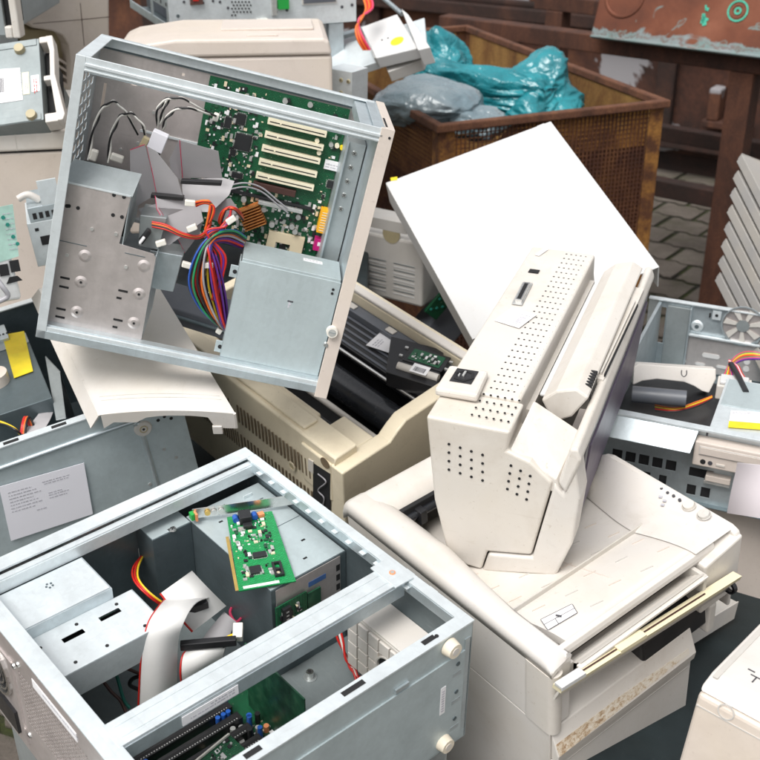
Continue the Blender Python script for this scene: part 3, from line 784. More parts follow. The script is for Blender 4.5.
# drive cage
m = MB(); pl = [(.003, .221), (.094, .221), (.089, .152), (.137, .148), (.1405, .143), (.141, .016), (.009, .013)]
m.prism([(x, y, -.02) for x, y in pl], (0, 0, -.0015), 'warm_reflect_zinc')
m.para((.004, .221, -.0205), (.092, 0, 0), (.004, .024, -.035), (0, -.001, 0), 'grey_steel'); m.box(.004, .094, .2195, .222, -.0204, -.019, 'bright_zinc')
m.box(.1395, .141, .016, .146, -.16, -.0215, 'zinc_steel'); m.box(.0925, .094, .15, .22, -.16, -.0215, 'zinc_steel'); m.box(.003, .14, .0125, .0145, -.16, -.0215, 'zinc_steel')
m.box(.008, .092, .16, .2185, -.158, -.03, 'hole_dark')
for p in ((69, 206), (78, 208), (114, 195), (124, 197), (113, 215), (122, 217), (67, 206 + 0)):
    c = B.L(p[0], p[1], 2, -.0199); m.disc((c.x, c.y, -.0199), (0, 0, 1), .0026, 'hole_dark', 12)
for p in ((92, 229), (116, 234), (67, 255), (126, 267)):
    c = B.L(p[0], p[1], 2, -.0199); m.disc((c.x, c.y, -.0199), (0, 0, 1), .0026, 'tin', 10, .0014)
for p in ((65, 278), (64, 287), (61, 309), (60, 317), (123, 291), (119, 298), (118, 320), (115, 327)):
    c = B.L(p[0], p[1], 2, -.0199); w_ = .0065 if p[0] < 100 or p[1] in (291, 320) else .0035
    m.box(c.x - w_, c.x + w_, c.y - .0016, c.y + .0016, -.0199, -.0195, 'hole_dark')
for p in ((81, 282), (77, 312), (139, 294), (134, 323), (85, 256), (144, 266)):
    c = B.L(p[0], p[1], 2, -.0199); m.cyl((c.x, c.y, -.02), (c.x, c.y, -.0185), .009, 'warm_reflect_zinc', 20, .005); 
    if p[1] not in (256, 266): m.disc((c.x, c.y, -.0183), (0, 0, 1), .0018, 'hole_dark')
c = B.L(72, 243, 2, -.0199); m.box(c.x - .02, c.x + .02, c.y - .0006, c.y + .0006, -.0199, -.0194, 'shaded_zinc'); c = B.L(135, 255, 2, -.0199); m.box(c.x - .014, c.x + .014, c.y - .0006, c.y + .0006, -.0199, -.0194, 'shaded_zinc')
m.build('drive_cage', b_root, .0008)
m = MB(); q = B.Q([(150, 250), (183, 256), (173, 292), (145, 287)], 2, -.06); m.prism(q, (0, 0, -.05), 'zinc_steel'); m.build('hard_drive', b_root, .001)
m = MB(); q = B.Q([(140, 215), (167, 218), (158, 250), (138, 246)], 2, -.05); m.prism(q, (0, 0, -.06), 'grey_steel'); m.build('floppy_drive', b_root, .001)
m = MB(); c = B.L(158, 141, 2, -.115); m.obox(c, (.022, .026, .02), (0, 0, -.2), 'paper'); m.obox(c + Vector((0, -.018, 0)), (.012, .008, .01), (0, 0, -.3), 'black_plastic'); m.build('buzzer', b_root, .001)
# wires: two-tone loops at the top left
def pair(pts, c1='white', c2='black', r=.0015, d=2.0):
    n_ = len(pts)
    for ph, c_ in ((0, c1), (1, c2)):
        pp = []
        for i in range(n_ - 1):
            for t in (0, .5):
                x = pts[i][0] + (pts[i + 1][0] - pts[i][0]) * t; y = pts[i][1] + (pts[i + 1][1] - pts[i][1]) * t; z = pts[i][2] + (pts[i + 1][2] - pts[i][2]) * t
                k = 2 * i + (1 if t else 0); s_ = math.sin(k * 1.7 + ph * math.pi)
                pp.append((x + s_ * d * .5, y + s_ * d * .35, z + .002 * math.cos(k * 1.7 + ph * math.pi)))
        pp.append(pts[-1]); cabl(b_root, B, 'wire', c_, pp, r, 6)
m = MB(); m.obox(B.L(144, 143, 2, -.11), (.009, .018, .012), (0, 0, -.3), 'foot_dirty'); m.build('wire_plug', b_root, .001)
pair([(88, 160, -.12), (93, 130, -.12), (102, 108, -.12), (114, 101, -.12), (126, 112, -.12), (138, 135, -.13)])
pair([(108, 163, -.12), (111, 135, -.12), (120, 116, -.12), (132, 113, -.12), (143, 125, -.12), (146, 140, -.13)])
pair([(158, 128, -.15), (157, 110, -.13), (166, 99, -.13), (182, 98, -.13), (200, 108, -.15), (212, 114, -.17)])
pair([(163, 130, -.15), (166, 118, -.13), (176, 109, -.13), (190, 108, -.13), (206, 113, -.15), (216, 116, -.17)])
pair([(160, 125, -.15), (164, 108, -.14), (170, 97, -.14)])
for p, s_ in (((94, 155), (.010, .016, .01)), ((117, 158), (.018, .010, .012)), ((216, 117), (.008, .012, .01))):
    m = MB(); m.obox(B.L(p[0], p[1], 2, -.12 if p[0] < 150 else -.175), s_, (0, .1, -.15), 'nylon'); m.build('wire_plug', b_root, .002)
# grey ribbons
def rib(L, Rr, red='L', mat='ribbon_grey'): return ribbon(b_root, B, mat, L, Rr, red)
def band(pts, z0, gx, gy, reds=(), name='ribbon_cable', mat='ribbon_grey', bend=0):
    Q = B.Q(pts, 2, z0); c = sum(Q, Vector()) / len(Q); mm = MB()
    for p in Q: p.z += gx * (p.x - c.x) + gy * (p.y - c.y)
    mm.prism(Q, (0, 0, -.0012), mat)
    for i in reds:
        a, b_ = Q[i], Q[(i + 1) % len(Q)]; d = (c - (a + b_) / 2).normalized()
        mm.para(a + Vector((0, 0, -.0014)), b_ - a, d * .0010, (0, 0, .0018), 'pink_wire')
    return mm.build(name, b_root)
band([(131, 148), (145, 144), (150, 168), (156, 196), (137, 206), (131, 184)], -.105, -.5, 0, (0,))
band([(147, 145), (157, 150), (178, 177), (183, 197), (164, 198), (155, 194), (151, 168)], -.075, .25, .35, (5, 6))
band([(155, 195), (183, 198), (200, 209), (203, 222), (184, 234), (166, 222), (157, 208)], -.068, -.2, -.3, (5, 6))
band([(180, 139), (219, 149), (222, 179), (181, 181)], -.088, .1, .5, (3,))
band([(170, 158), (179.5, 139), (180.5, 181), (172, 178)], -.10, -.9, 0)
band([(181, 182), (222, 180), (234, 183), (229, 195), (212, 209), (200, 209), (183, 198)], -.10, .2, -.7)
band([(137, 212), (158, 206), (168, 222), (182, 234), (170, 242), (152, 230)], -.082, .3, -.5)
band([(160, 203), (184, 208), (203, 220), (199, 236), (184, 256), (174, 230)], -.078, -.5, .2, (4, 5))
band([(206, 205), (231, 196), (240, 208), (222, 224), (206, 220)], -.105, .5, .3)
for a, b_ in (((151, 194), (184, 197)), ((181, 180), (222, 182))):
    m = MB(); p, q_ = B.L(*a, 2, -.066), B.L(*b_, 2, -.066); m.para(p, q_ - p, (0, -.006, 0), (0, 0, -.012), 'black_plastic'); m.build('connector', b_root, .001)
# bundle of coloured supply wires
cols_ = ['red', 'purple', 'yellow', 'black', 'blue', 'green', 'purple', 'black', 'red', 'purple', 'yellow', 'black', 'red', 'black', 'blue', 'orange', 'red', 'purple', 'black', 'red', 'purple', 'red', 'black', 'brown', 'yellow', 'blue', 'red', 'purple', 'green', 'black', 'orange', 'grey', 'purple', 'red']
for i, c_ in enumerate(cols_):
    j = (i % 7) * 1.7 + random.uniform(-.6, .6); k = (i // 7) * .006 + random.uniform(-.003, .003); rx = random.uniform(-3, 3)
    cabl(b_root, B, 'supply_wire', c_, [(246 - j * .4, 238 + j, -.10 + k), (234 - j, 231 + j * 1.1, -.075 + k), (214 - j * .4 + rx, 234 + j * 1.2, -.05 + k), (198 + j * 1.6 + rx, 252 + j * .5, -.04 + k), (190 + j * 3.0 + rx, 280 + rx, -.04 + k), (198 + j * 2.6 + rx, 304 + rx, -.05 + k), (214 + j * 1.3, 322 + j * .6, -.06 + k), (228 + j * .5, 332 + j * .6, -.08)], .0017, 6)
for i, c_ in enumerate(['red', 'black', 'red', 'purple', 'red']):
    cabl(b_root, B, 'supply_wire', c_, [(212 + i, 300, -.03), (217 + i * 1.5, 275, -.03), (216 + i * 2.2, 255, -.03), (210 - i, 240 - i * 2, -.03), (222 + i, 226, -.035), (231, 214 - i, -.04)], .0018, 6)
for i, c_ in enumerate(['red', 'orange', 'black', 'red', 'orange']):
    cabl(b_root, B, 'wire', c_, [(205, 228 + i, -.04), (212 - i, 218, -.035), (214 - i, 207 - i, -.035), (205, 203 - i * .6, -.035), (196, 206 - i, -.04)], .0016, 6)
for i, c_ in enumerate(['red', 'orange', 'red', 'black']):
    cabl(b_root, B, 'wire', c_, [(243, 217 + i, -.10), (238 - i, 210, -.05), (230 - i, 207 + i * .8, -.045), (222 + i, 212, -.045), (219 + i, 222, -.05), (225, 228 + i, -.06)], .0016, 6)
for i, c_ in enumerate(['red', 'orange', 'black', 'red']):
    cabl(b_root, B, 'wire', c_, [(152, 222 + i * 1.5, -.045), (166, 225 + i * 1.5, -.04), (182, 233 + i, -.035), (197, 236 + i * .8, -.035), (206, 231 + i, -.035), (211, 220 + i, -.04)], .0016, 6)
for p, z, rz in (((190, 203), -.03, .1), ((231, 220), -.03, .8), ((208, 265), -.02, .2), ((187, 265), -.03, -.1), ((192, 228), -.03, .6), ((161, 243), -.03, .5), ((219, 331), -.05, 1.2)):
    m = MB(); m.obox(B.L(p[0], p[1], 2, z), (.014 if z > -.05 else .008, .008, .008), (0, .1, rz), 'nylon'); m.build('power_plug', b_root, .0012)
m = MB(); m.obox(B.L(145, 236, 2, -.04), (.006, .022, .012), (0, .2, -.45), 'black_plastic'); m.obox(B.L(142, 240, 2, -.034), (.003, .012, .008), (0, .2, -.45), 'white_label'); m.build('connector', b_root, .001)
m = MB()
for i in range(7):
    a = B.L(200 + i * 2.6, 262 + (i % 3) * 3, 2, -.055); m.cyl(a, a + Vector((.001, -.02, 0)), .0007, 'gold_pins', 6)
m.build('pin_cluster', b_root)

# ================================================================== P: white laser printer at the front right
P = Pose([[0.6128, 0.7869, -0.0724], [-0.7892, 0.6049, -0.1057], [-0.0394, 0.122, 0.9918]], [-0.0536, 1.3352, 0.881])
p_root = thing('laser_printer', 'large off-white laser printer with its front flap hanging open, monitor standing on it', 'printer', P)
PX, PY = .413, .349
def rrect(x0, x1, y0, y1, r, n=5):
    out = []
    for cx, cy, a in ((x1 - r, y1 - r, 0), (x0 + r, y1 - r, 90), (x0 + r, y0 + r, 180), (x1 - r, y0 + r, 270)):
        for k in range(n + 1):
            t = R_(a + 90 * k / n); out.append((cx + r * math.cos(t), cy + r * math.sin(t)))
    return out
m = MB()
# side, back and far walls (a shell, the front is open)
m.box(.010, PX - .03, -.0008, .004, -.1215, -.0205, 'white_plastic'); m.box(.0, .006, .006, PY, -.135, -.02, 'white_plastic'); m.box(.006, PX - .004, PY - .006, PY, -.135, -.02, 'white_plastic')
m.build('upper_body', p_root, .002)
# rounded rim along the left and back edge
m = MB()
RIMP = [(0, -.022), (0, -.010), (.0016, -.005), (.005, -.0015), (.011, 0), (.032, 0), (.042, -.003), (.052, -.010), (.060, -.020), (.066, -.036)]
def hump(c0, c1, side, end=False):
    """edge of the top with a rounded outer and a soft inner shoulder; side points inwards"""
    s_ = vv(side); rg = []
    for t_ in (0, .2, .4, .5, .6, .7, .8, .9, 1):
        c = vv(c0).lerp(vv(c1), t_); q_ = min(1, max(0, t_ - .4) / .4) if end else 0
        rg.append([c + s_ * (u if i < 5 else u * (1 - .5 * q_)) + UP * (h if i < 6 else h * (1 - q_) + q_ * min(0, -.001 * (i - 5))) for i, (u, h) in enumerate(RIMP)])
    return rg
h_ = hump((.012, -.001, 0), (PX - .018, -.001, 0), (0, 1, 0), True)
pre = [[p + Vector((-.012, 0, -.012)) for p in h_[0]], [p + Vector((-.009, 0, -.004)) for p in h_[0]]]
post = [[p + Vector((dx, 0, dz if 1 < i < 9 else 0)) for i, p in enumerate(h_[-1])] for dx, dz in ((.008, -.001), (.014, -.004), (.018, -.010))]
m.loft(pre + h_ + post, 'white_plastic')
m.loft(hump((.002, .014, -.0005), (.002, PY, -.0005), (1.0, 0, 0)), 'white_plastic')
m.build('rim', p_root)
for o_ in m.s[:0]: pass
# paper exit slot
m = MB(); m.box(.0605, .068, .04, .19, -.038, -.012, 'hole_dark'); 
a, b_ = P.L(397, 517, 0, .07), P.L(436, 501, 0, .07)
m.cyl((.07, .03, -.028), (.07, .2, -.028), .0065, 'black_roller', 14)
for y in (.075, .15): m.box(.066, .082, y, y + .012, -.04, -.018, 'black_plastic')
m.build('exit_roller', p_root, .001)
# output tray: recess floor rising to the front, with short ribs
m = MB()
def trz(x):
    if x <= .24: return -.066 + max(0, x - .13) * .18
    t = min(1, (x - .24) / .155); h = .155
    return (2*t**3 - 3*t*t + 1) * -.0462 + (t**3 - 2*t*t + t) * h * .18 + (3*t*t - 2*t**3) * -.001 + (t**3 - t*t) * h * .12
xs_ = [.058, .13] + [.14 + .255 * k / 22 for k in range(23)]
tp = [(x, .04, trz(x)) for x in xs_]
m.loft([[(x, y, z) for x, _, z in tp] + [(x, y, z - .012) for x, _, z in tp[::-1]] for y in (.04, PY - .01)], 'white_plastic')
m.build('output_tray', p_root)
m = MB()
for i in range(6):
    for j in range(5):
        x, y = .15 + i * .042 + (j % 2) * .012, .06 + j * .046
        sl = (trz(x + .004) - trz(x)) / .004
        m.para((x, y, trz(x)), (.004, .018, .004 * sl), (.0016, -.0006, .0016 * sl), (0, 0, .0010), 'grey_plastic' if j % 2 else 'pink_beige')
for a_, b_ in zip(xs_[3:20], xs_[4:21]):
    m.para((a_, .165, trz(a_)), (b_ - a_, 0, trz(b_) - trz(a_)), (0, .0012, 0), (0, 0, .0007), 'pink_beige')
m.build('tray_ribs', p_root)
# raised operator panel on the far side
q = [P.L(p[0], p[1], 1, PY) for p in ((611, 452), (733, 523))]
pts = [(.10, -.06), (q[0].x - .004, q[0].z - .004), (q[0].x + .008, q[0].z), (q[1].x, q[1].z), (q[1].x + .012, q[1].z - .004), (PX, -.012), (PX, -.05)]
m = MB()
m.prism([(x, PY + .001, z) for x, z in pts], (0, -.012, 0), 'white_plastic')
m.build('far_cheek', p_root, .004, seg=3)
m = MB()
top = [(q[0].x + .004, PY - .010, q[0].z), (q[1].x + .004, PY - .010, q[1].z - .001)]
def panel_pt(t, s_):
    x0, x1 = .13, .402
    x = x0 + (x1 - x0) * t
    lo = Vector((x, .318 - .05 * min(1, t * 1.6), trz(min(x, .395)) + .0008))
    tx = max(q[0].x + .004, min(x, q[1].x + .01)); f = (tx - q[0].x) / (q[1].x - q[0].x)
    zt = q[0].z + (q[1].z - q[0].z) * f - .0008
    if x < q[0].x: zt -= (q[0].x - x) * .9
    if x > q[1].x: zt -= (x - q[1].x) * .5
    hi = Vector((x, PY - .010, zt))
    p = lo.lerp(hi, s_); p.z += .001
    return p
V, F = [], []; NA, NB = 24, 8
for j in range(NB + 1):
    for i in range(NA + 1): V.append(panel_pt(i / NA, j / NB))
for j in range(NB):
    for i in range(NA): a = j * (NA + 1) + i; F.append((a, a + 1, a + NA + 2, a + NA + 1))
m.add(V, F, 'white_plastic', True)
m.add([p + Vector((0, 0, -.02)) for p in V], [f[::-1] for f in F], 'white_plastic', True)
m.build('control_panel', p_root)
def onpanel(px, py):
    """point on the face top0, p2, top1 of the panel"""
    n = (panel_pt(.7, .9) - panel_pt(.7, .5)).cross(panel_pt(.9, .7) - panel_pt(.5, .7)).normalized(); a = panel_pt(.72, .75)
    if n.z < 0: n = -n
    o = P.Ri @ (EYE - P.t); v = P.Ri @ ray(px, py); p = o + v * ((a - o).dot(n) / v.dot(n))
    return p + n * .0006, n
for p in ((662, 490), (668, 494), (674, 497), (680, 501)):
    c, n = onpanel(*p); m = MB(); m.cyl(c - n * .004, c + n * .0028, .0022, 'dark_ink', 10); m.build('indicator', p_root)
for p, mt in (((689, 506), 'ivory_plastic'), ((704, 515), 'grey_plastic')):
    c, n = onpanel(*p); m = MB(); m.cyl(c - n * .003, c + n * .0038, .0085, mt, 20, .0075); m.ring(c + n * .0002, n, .0085, .0097, .0006, 'grey_plastic'); m.build('button', p_root, .0006)
for k, p in enumerate(((661, 498), (665, 502), (663, 506))):
    c, n = onpanel(*p); m = MB(); m.obox(c + n * .0022, (.005, .004, .0006), (0, 0, .5), 'ink'); m.build('symbol', p_root)
# front: corner column, head panel, open flap, waste tray, lower drawer
m = MB(); cc = rrect(PX - .05, PX + .003, -.002, .020, .010)
m.loft([[(x, y, z) for x, y in cc] for z in (-.122, -.028, -.022)], 'white_plastic'); m.build('corner_column', p_root, .004)
m = MB()
m.prism([(.390, .016, -.012), (.3945, .016, -.0012), (.401, .016, -.003), (.403, .016, -.009), (.403, .016, -.016), (.390, .016, -.018)], (0, .29, 0), 'white_plastic')
m.box(.30, .302, .03, PY - .03, -.13, -.02, 'grey_plastic')
m.build('front_header', p_root, .002)
m = MB(); m.prism([(.33, PY - .075, -.10), (.33, PY - .075, -.017), (.33, PY - .001, q[1].z - .008), (.33, PY - .001, -.10)], (PX - .328, 0, 0), 'white_plastic'); m.box(PX - .02, PX + .002, PY - .055, PY - .04, -.15, -.10, 'white_plastic'); m.build('side_panel', p_root, .003)
m = MB()
a = [P.L(p[0], p[1], 0, PX + .004) for p in ((570, 665), (695, 588))]
ex = Vector((0, .225, 0))
for k in range(6):
    z = -.050 + k * .0052; x = PX - .03 + k * .006
    m.para((x, .04, z), ex, (.007, 0, .004), (0, 0, .0018), 'grey_plastic' if k % 2 else 'white_plastic')
m.box(PX + .004, PX + .012, .036, .268, -.025, -.021, 'white_plastic'); m.box(PX - .04, PX - .004, .034, .040, -.06, -.024, 'white_plastic')
m.box(PX - .04, PX + .01, .262, .268, -.05, -.02, 'grey_plastic')
m.build('inner_flap', p_root, .001)
m = MB(); m.box(PX - .03, PX - .002, .012, .034, -.115, -.012, 'white_plastic'); m.build('hinge_cheek', p_root, .003)
m = MB(); m.box(PX - .002, PX + .003, .12, .127, -.032, -.026, 'black_plastic'); m.obox((PX - .01, .13, -.05), (.02, .03, .02), (0, .3, 0), 'gold_pins'); m.build('catch', p_root, .001)
e0, e1 = P.L(562, 690, 0, PX + .022), P.L(742, 576, 0, PX + .022)
m = MB(); d = (e1 - e0)
m.para(e0, d, (-.014, 0, -.001), (-.002, 0, -.008), 'yellowed_plastic')
m.para(e0 + Vector((-.004, 0, -.008)), d * .96, (-.008, 0, -.020), (-.003, 0, .001), 'ivory_plastic')
m.para(e0 + d * .12 + Vector((-.008, 0, .0002)), d * .68, (.0022, 0, 0), (0, 0, .0006), 'brown_slot')
m.para(e0 + d * .30 + Vector((-.012, 0, .003)), d * .14, (.012, 0, 0), (0, 0, -.006), 'yellowed_plastic')
m.para(e0 + d * .0 + Vector((-.012, 0, .003)), d * .12, (.012, 0, 0), (0, 0, -.006), 'clean_white')
m.build('front_flap', p_root, .001)
m = MB(); c = e1 + Vector((-.006, -.018, -.014)); m.ring(c, (0, 1, 0), .006, .010, .006, 'black_plastic', 16); m.build('hinge', p_root)
m = MB(); c = P.L(680, 645, 0, PX - .01); m.prism([(PX - .05, .17, -.07), (PX - .008, .17, -.092), (PX - .002, .17, -.135), (PX - .05, .17, -.135)], (0, .135, 0), 'black_plastic'); m.build('toner_hopper', p_root, .004)
m = MB(); m.prism([(PX - .05, .003, -.112), (PX - .004, .003, -.120), (PX + .010, .003, -.156), (PX + .008, .003, -.170), (PX - .05, .003, -.166)], (0, .26, 0), 'ivory_plastic'); m.build('paper_lip', p_root, .0015)
m = MB(); fx = lambda z: PX - .004 + .014 * (-.120 - z) / .036
m.prism([(fx(z) + .0003, y, z) for y, z in ((.004, -.139), (.004, -.1555), (.25, -.151), (.25, -.144), (.12, -.139))], (.0004, 0, .0002), 'rust_dirt'); m.build('dirt_streak', p_root)
m = MB(); m.box(.03, PX + .003, .002, .262, -.42, -.1712, 'white_plastic'); m.box(PX + .003, PX + .0036, .01, .255, -.186, -.1845, 'grey_plastic')
m.build('paper_drawer', p_root, .003)
m = MB()
m.box(.004, PX - .002, -.0006, .0018, -.42, -.1225, 'white_plastic'); m.box(.02, PX - .06, .006, PY - .03, -.42, -.16, 'hole_dark')
vq = P.Q([(459, 733), (488, 756)], 1, 0)
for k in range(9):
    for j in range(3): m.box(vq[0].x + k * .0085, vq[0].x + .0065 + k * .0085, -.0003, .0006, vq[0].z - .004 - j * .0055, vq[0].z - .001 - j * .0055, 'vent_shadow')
m.box(PX - .03, PX - .028, -.0002, .0006, -.17, -.02, 'grey_plastic')
m.build('lower_body', p_root, .001)
for k in range(2):
    m = MB(); z = -.045 - k * .012; m.box(.03, .2, -.0012, .0, z, z + .004, 'grey_plastic'); m.build('side_groove', p_root)
m = MB(); q = []
for p in ((541, 619), (572, 604), (577, 613), (548, 630)):
    c = P.L(p[0], p[1], 2, -.004); q.append(P.L(p[0], p[1], 2, trz(c.x) + .0006)); q[-1].z = trz(q[-1].x) + .0008
nn = Vector((-.2, 0, 1)).normalized()
m.prism(q, nn * .0004, 'white_label')
def ln(a, b_, w_=.0008): 
    d = (b_ - a); m.para(a + nn * .0004, d, nn.cross(d).normalized() * w_, nn * .0002, 'dark_ink')
for i in range(4): ln(q[i], q[(i + 1) % 4])
ln(q[0].lerp(q[3], .5), q[1].lerp(q[2], .5)); ln(q[0].lerp(q[1], .35).lerp(q[3].lerp(q[2], .35), .5), q[3].lerp(q[2], .35)); c = (q[2] + q[3]) / 2; ln(c + Vector((-.012, 0, 0)), c + Vector((-.006, .004, .0)), .003)
m.build('label', p_root)

# ================================================================== M: monitor on the printer
MM = Pose([[0.9316, 0.3606, -0.0454], [-0.3631, 0.929, -0.0716], [0.0164, 0.0832, 0.9964]], [0.0732, 1.2640, 0.8415])
m_root = thing('computer_monitor', 'off-white computer monitor with a perforated back standing on end on the printer', 'monitor', MM)
LEN = .53
m = MB()
# back housing: long box with the dotted strip on top
m.prism(MM.Q([(426, 416), (510, 432), (507, 451), (530, 462), (552.5, 483), (531, 555.5), (487, 552), (481, 570), (449, 560), (434, 500)], 1, 0), (0, .07, 0), 'ivory_plastic')
m.prism([(-.005, .07, .224), (.099, .07, .222), (.099, .07, .19), (.11, .07, .10), (.12, .07, .03), (.022, .07, .0), (.003, .07, .09)], (0, LEN - .07, 0), 'ivory_plastic')
m.build('housing', m_root, .004, seg=3)
m = MB()
h0 = [(.104, .004, .1905), (.164, .004, .156), (.176, .072, .190), (.116, .072, .2245)]
m.prism(h0, (.012, 0, -.03), 'ivory_plastic'); m.build('hood_cover', m_root, .002)
# bezel frame around the screen
m = MB()
m.prism([(.168, -.004, .157), (.178, -.004, .142), (.196, -.004, .197), (.1895, -.004, .212), (.180, .0, .21)], (0, LEN + .004, 0), 'ivory_plastic')
m.prism(MM.Q([(554, 484.5), (563, 494), (576, 470), (580, 500), (572, 545), (556, 576), (482, 571.5), (488, 554), (532, 557.5)], 1, -.001), (0, .045, 0), 'ivory_plastic')
m.prism([(.14, LEN - .04, .0), (.16, LEN - .04, .15), (.178, LEN - .04, .14), (.172, LEN - .04, .005)], (0, .04, 0), 'ivory_plastic')
m.prism([(.13, .0432, .0), (.14, .0432, .03), (.175, .0432, .03), (.172, .0432, .005)], (0, LEN - .084, 0), 'ivory_plastic')
m.build('bezel', m_root, .004, seg=3)
m = MB()
m.prism([(.170, .044, .031), (.178, .044, .031), (.194, .044, .190), (.182, .044, .19)], (0, LEN - .085, 0), 'screen_border'); m.build('screen_frame', m_root, .001)
m = MB(); m.prism([(.1785, .06, .045), (.1815, .06, .045), (.1955, .06, .178), (.1915, .06, .178)], (0, LEN - .115, 0), 'screen_glass'); m.build('screen', m_root, .001)
# stand bar lying in the channel, six-sided
m = MB()
hx = [MM.L(p[0], p[1], 1, .10) for p in ((541, 400), (556, 391), (576, 389), (589, 398), (572, 417), (553, 423))]
m.prism([(p.x, .10, p.z) for p in hx], (0, .40, 0), 'ivory_plastic'); m.build('stand_bar', m_root, .003)
m = MB()
m.box(.112, .158, .12, .46, .2, .205, 'clean_white'); m.build('stand_plate', m_root, .002)
m = MB()
for (pa, pb, w_, mt) in (((594, 372), (629, 296), .003, 'hole_dark'), ((600, 372), (634, 300), .0025, 'grey_plastic'), ((604, 374), (637, 304), .002, 'hole_dark')):
    a, b_ = MM.L(*pa, 2, .2185), MM.L(*pb, 2, .2185); m.para(a, b_ - a, (w_, 0, 0), (0, 0, -.004), mt)
a, b_ = MM.L(590, 376, 2, .2165), MM.L(632, 286, 2, .2165); m.para(a, b_ - a, (.018, 0, -.003), (0, 0, -.03), 'ivory_plastic')
m.build('gap', m_root)
m = MB()
c = MM.L(588, 384, 2, .216)
for k in range(6): m.box(c.x - .011, c.x + .009, c.y - .022 + k * .007, c.y - .018 + k * .007, .19, .2285, 'black_plastic')
m.box(c.x - .010, c.x + .008, c.y - .022, c.y + .018, .19, .226, 'grey_plastic'); m.build('knob', m_root, .001)
m = MB(); 
sp = [MM.L(588 + k * 2.6, 366 - k * 6.5, 2, .222) for k in range(5)]
for s0 in sp: m.ring(s0, (0, 1, 0), .003, .007, .006, 'grey_plastic', 12)
m.build('spring', m_root)
m = MB(); m.box(.098, .106, .10, LEN - .03, .16, .19, 'ivory_plastic'); m.build('channel', m_root)
# vents
def flat(fn, pts, r, nm):
    mm = MB()
    for p in pts:
        c, n = fn(p); mm.disc(c, n, r, 'hole_dark', 8, .0008)
    return mm.build(nm, m_root)
e_one, e_two = [(449 + i * 11.2 - j * 0.0, 444 + i * 3.6 + j * 8.5) for i in range(4) for j in range(4)], [(511 + i * 9.6 - j * 1.2, 465.5 + i * 5.2 + j * 7.8) for i in range(3) for j in range(4)]
for ep in (e_one, e_two): flat(lambda p: (MM.L(p[0], p[1], 1, -.0002), (0, -1, 0)), ep, .0019, 'vent_holes')
t_pts = []
for k in range(30):
    y = .018 + k * .0172
    for i in range(6 if 3 < k < 27 else 6):
        x = .055 + i * .0078 + (k % 2) * .0
        if k < 4: x = .05 + i * .0095
        t_pts.append((x, y))
mm = MB()
for x, y in t_pts: mm.disc((x, y, .224 - .003 * (x + .005) / .104 + .0003), (0, 0, 1), .0016, 'hole_dark', 8, .0006)
mm.build('top_vent_holes', m_root)
# mains inlet, signal socket, labels
c = MM.L(463, 384, 2, .2265); m = MB()
m.prism([(c.x - .028, c.y - .034, .223), (c.x + .030, c.y - .034, .223), (c.x + .026, c.y + .030, .223), (c.x - .028, c.y + .030, .223)], (0, 0, .012), 'ivory_plastic'); m.build('inlet_block', m_root, .004)
m = MB(); m.box(c.x - .015, c.x + .015, c.y - .012, c.y + .022, .2352, .2362, 'black_plastic'); m.ring((c.x, c.y + .005, .2362), (0, 0, 1), .011, .015, .0012, 'hole_dark', 6); m.box(c.x - .002, c.x + .001, c.y + .002, c.y + .014, .2362, .239, 'tin'); m.box(c.x - .007, c.x - .005, c.y + .0, c.y + .006, .2362, .239, 'tin'); m.build('mains_inlet', m_root, .0008)
a, b_ = MM.L(518, 305, 2, .225), MM.L(529, 283, 2, .225); d = (b_ - a).normalized(); s_ = UP.cross(d)
m = MB(); m.para(a - s_ * .006, (b_ - a), s_ * .016, (0, 0, .001), 'tin'); m.para(a - s_ * .004 + d * .006, (b_ - a) * .8, s_ * .010, (0, 0, .006), 'steel_bright'); m.para(a - s_ * .002 + d * .009, (b_ - a) * .7, s_ * .006, (0, 0, .0064), 'hole_dark'); m.build('signal_socket', m_root, .001)
m = MB(); c = MM.L(534, 271, 2, .225); m.box(c.x - .008, c.x + .008, c.y - .006, c.y + .006, .224, .2252, 'hole_dark'); m.build('socket_recess', m_root)
m = MB(); c = MM.L(516, 318, 2, .225); ex = Vector((.3, 1, 0)).normalized(); ey = Vector((-1, .3, 0)).normalized(); o = c - ex * .024 - ey * .02
m.para(o, ex * .048, ey * .042, (0, 0, .0006), 'white_label'); text_rows(m, o + Vector((0, 0, .0006)), ey, -ex, UP, [(.004, -.010, .03), (.004, -.014, .025), (.004, -.038, .03)], 'ink', 3, .0018); barcode(m, o + ex * .014 + ey * .006 + Vector((0, 0, .0006)), ex, ey, UP, .018, .010, 'ink'); m.build('label', m_root)
m = MB(); c = MM.L(539, 256, 2, .225); m.para(c, ex * .03, ey * .008, (0, 0, .0006), 'white_label'); text_rows(m, c + Vector((0, 0, .0006)), ex, ey, UP, [(.003, .002, .024)], 'ink', 8, .0018); m.build('label', m_root)

# ================================================================== C: old beige printer under the standing case
C = Pose([[0.7241, -0.6895, -0.0134], [0.6666, 0.7048, -0.2428], [0.1769, 0.1669, 0.97]], [-0.0568, 1.4425, 0.8697])
c_root = thing('dot_printer', 'old yellowed beige printer without its lid, black rollers showing in its open top', 'printer', C)
CX, CY, CZ = .335, .50, -.24
m = MB()
wl = .045
# vented side wall (x = 0)
m.prism([(0, 0.02, CZ), (0, CY, CZ), (0, CY, -.012), (.006, CY, -.002), (.006, .02, -.002), (0, .02, -.012)], (wl, 0, 0), 'aged_beige')
m.box(.012, wl - .004, .10, .46, -.002, .004, 'aged_beige')
m.box(wl, wl + .018, .12, .46, -.03, -.012, 'aged_beige')
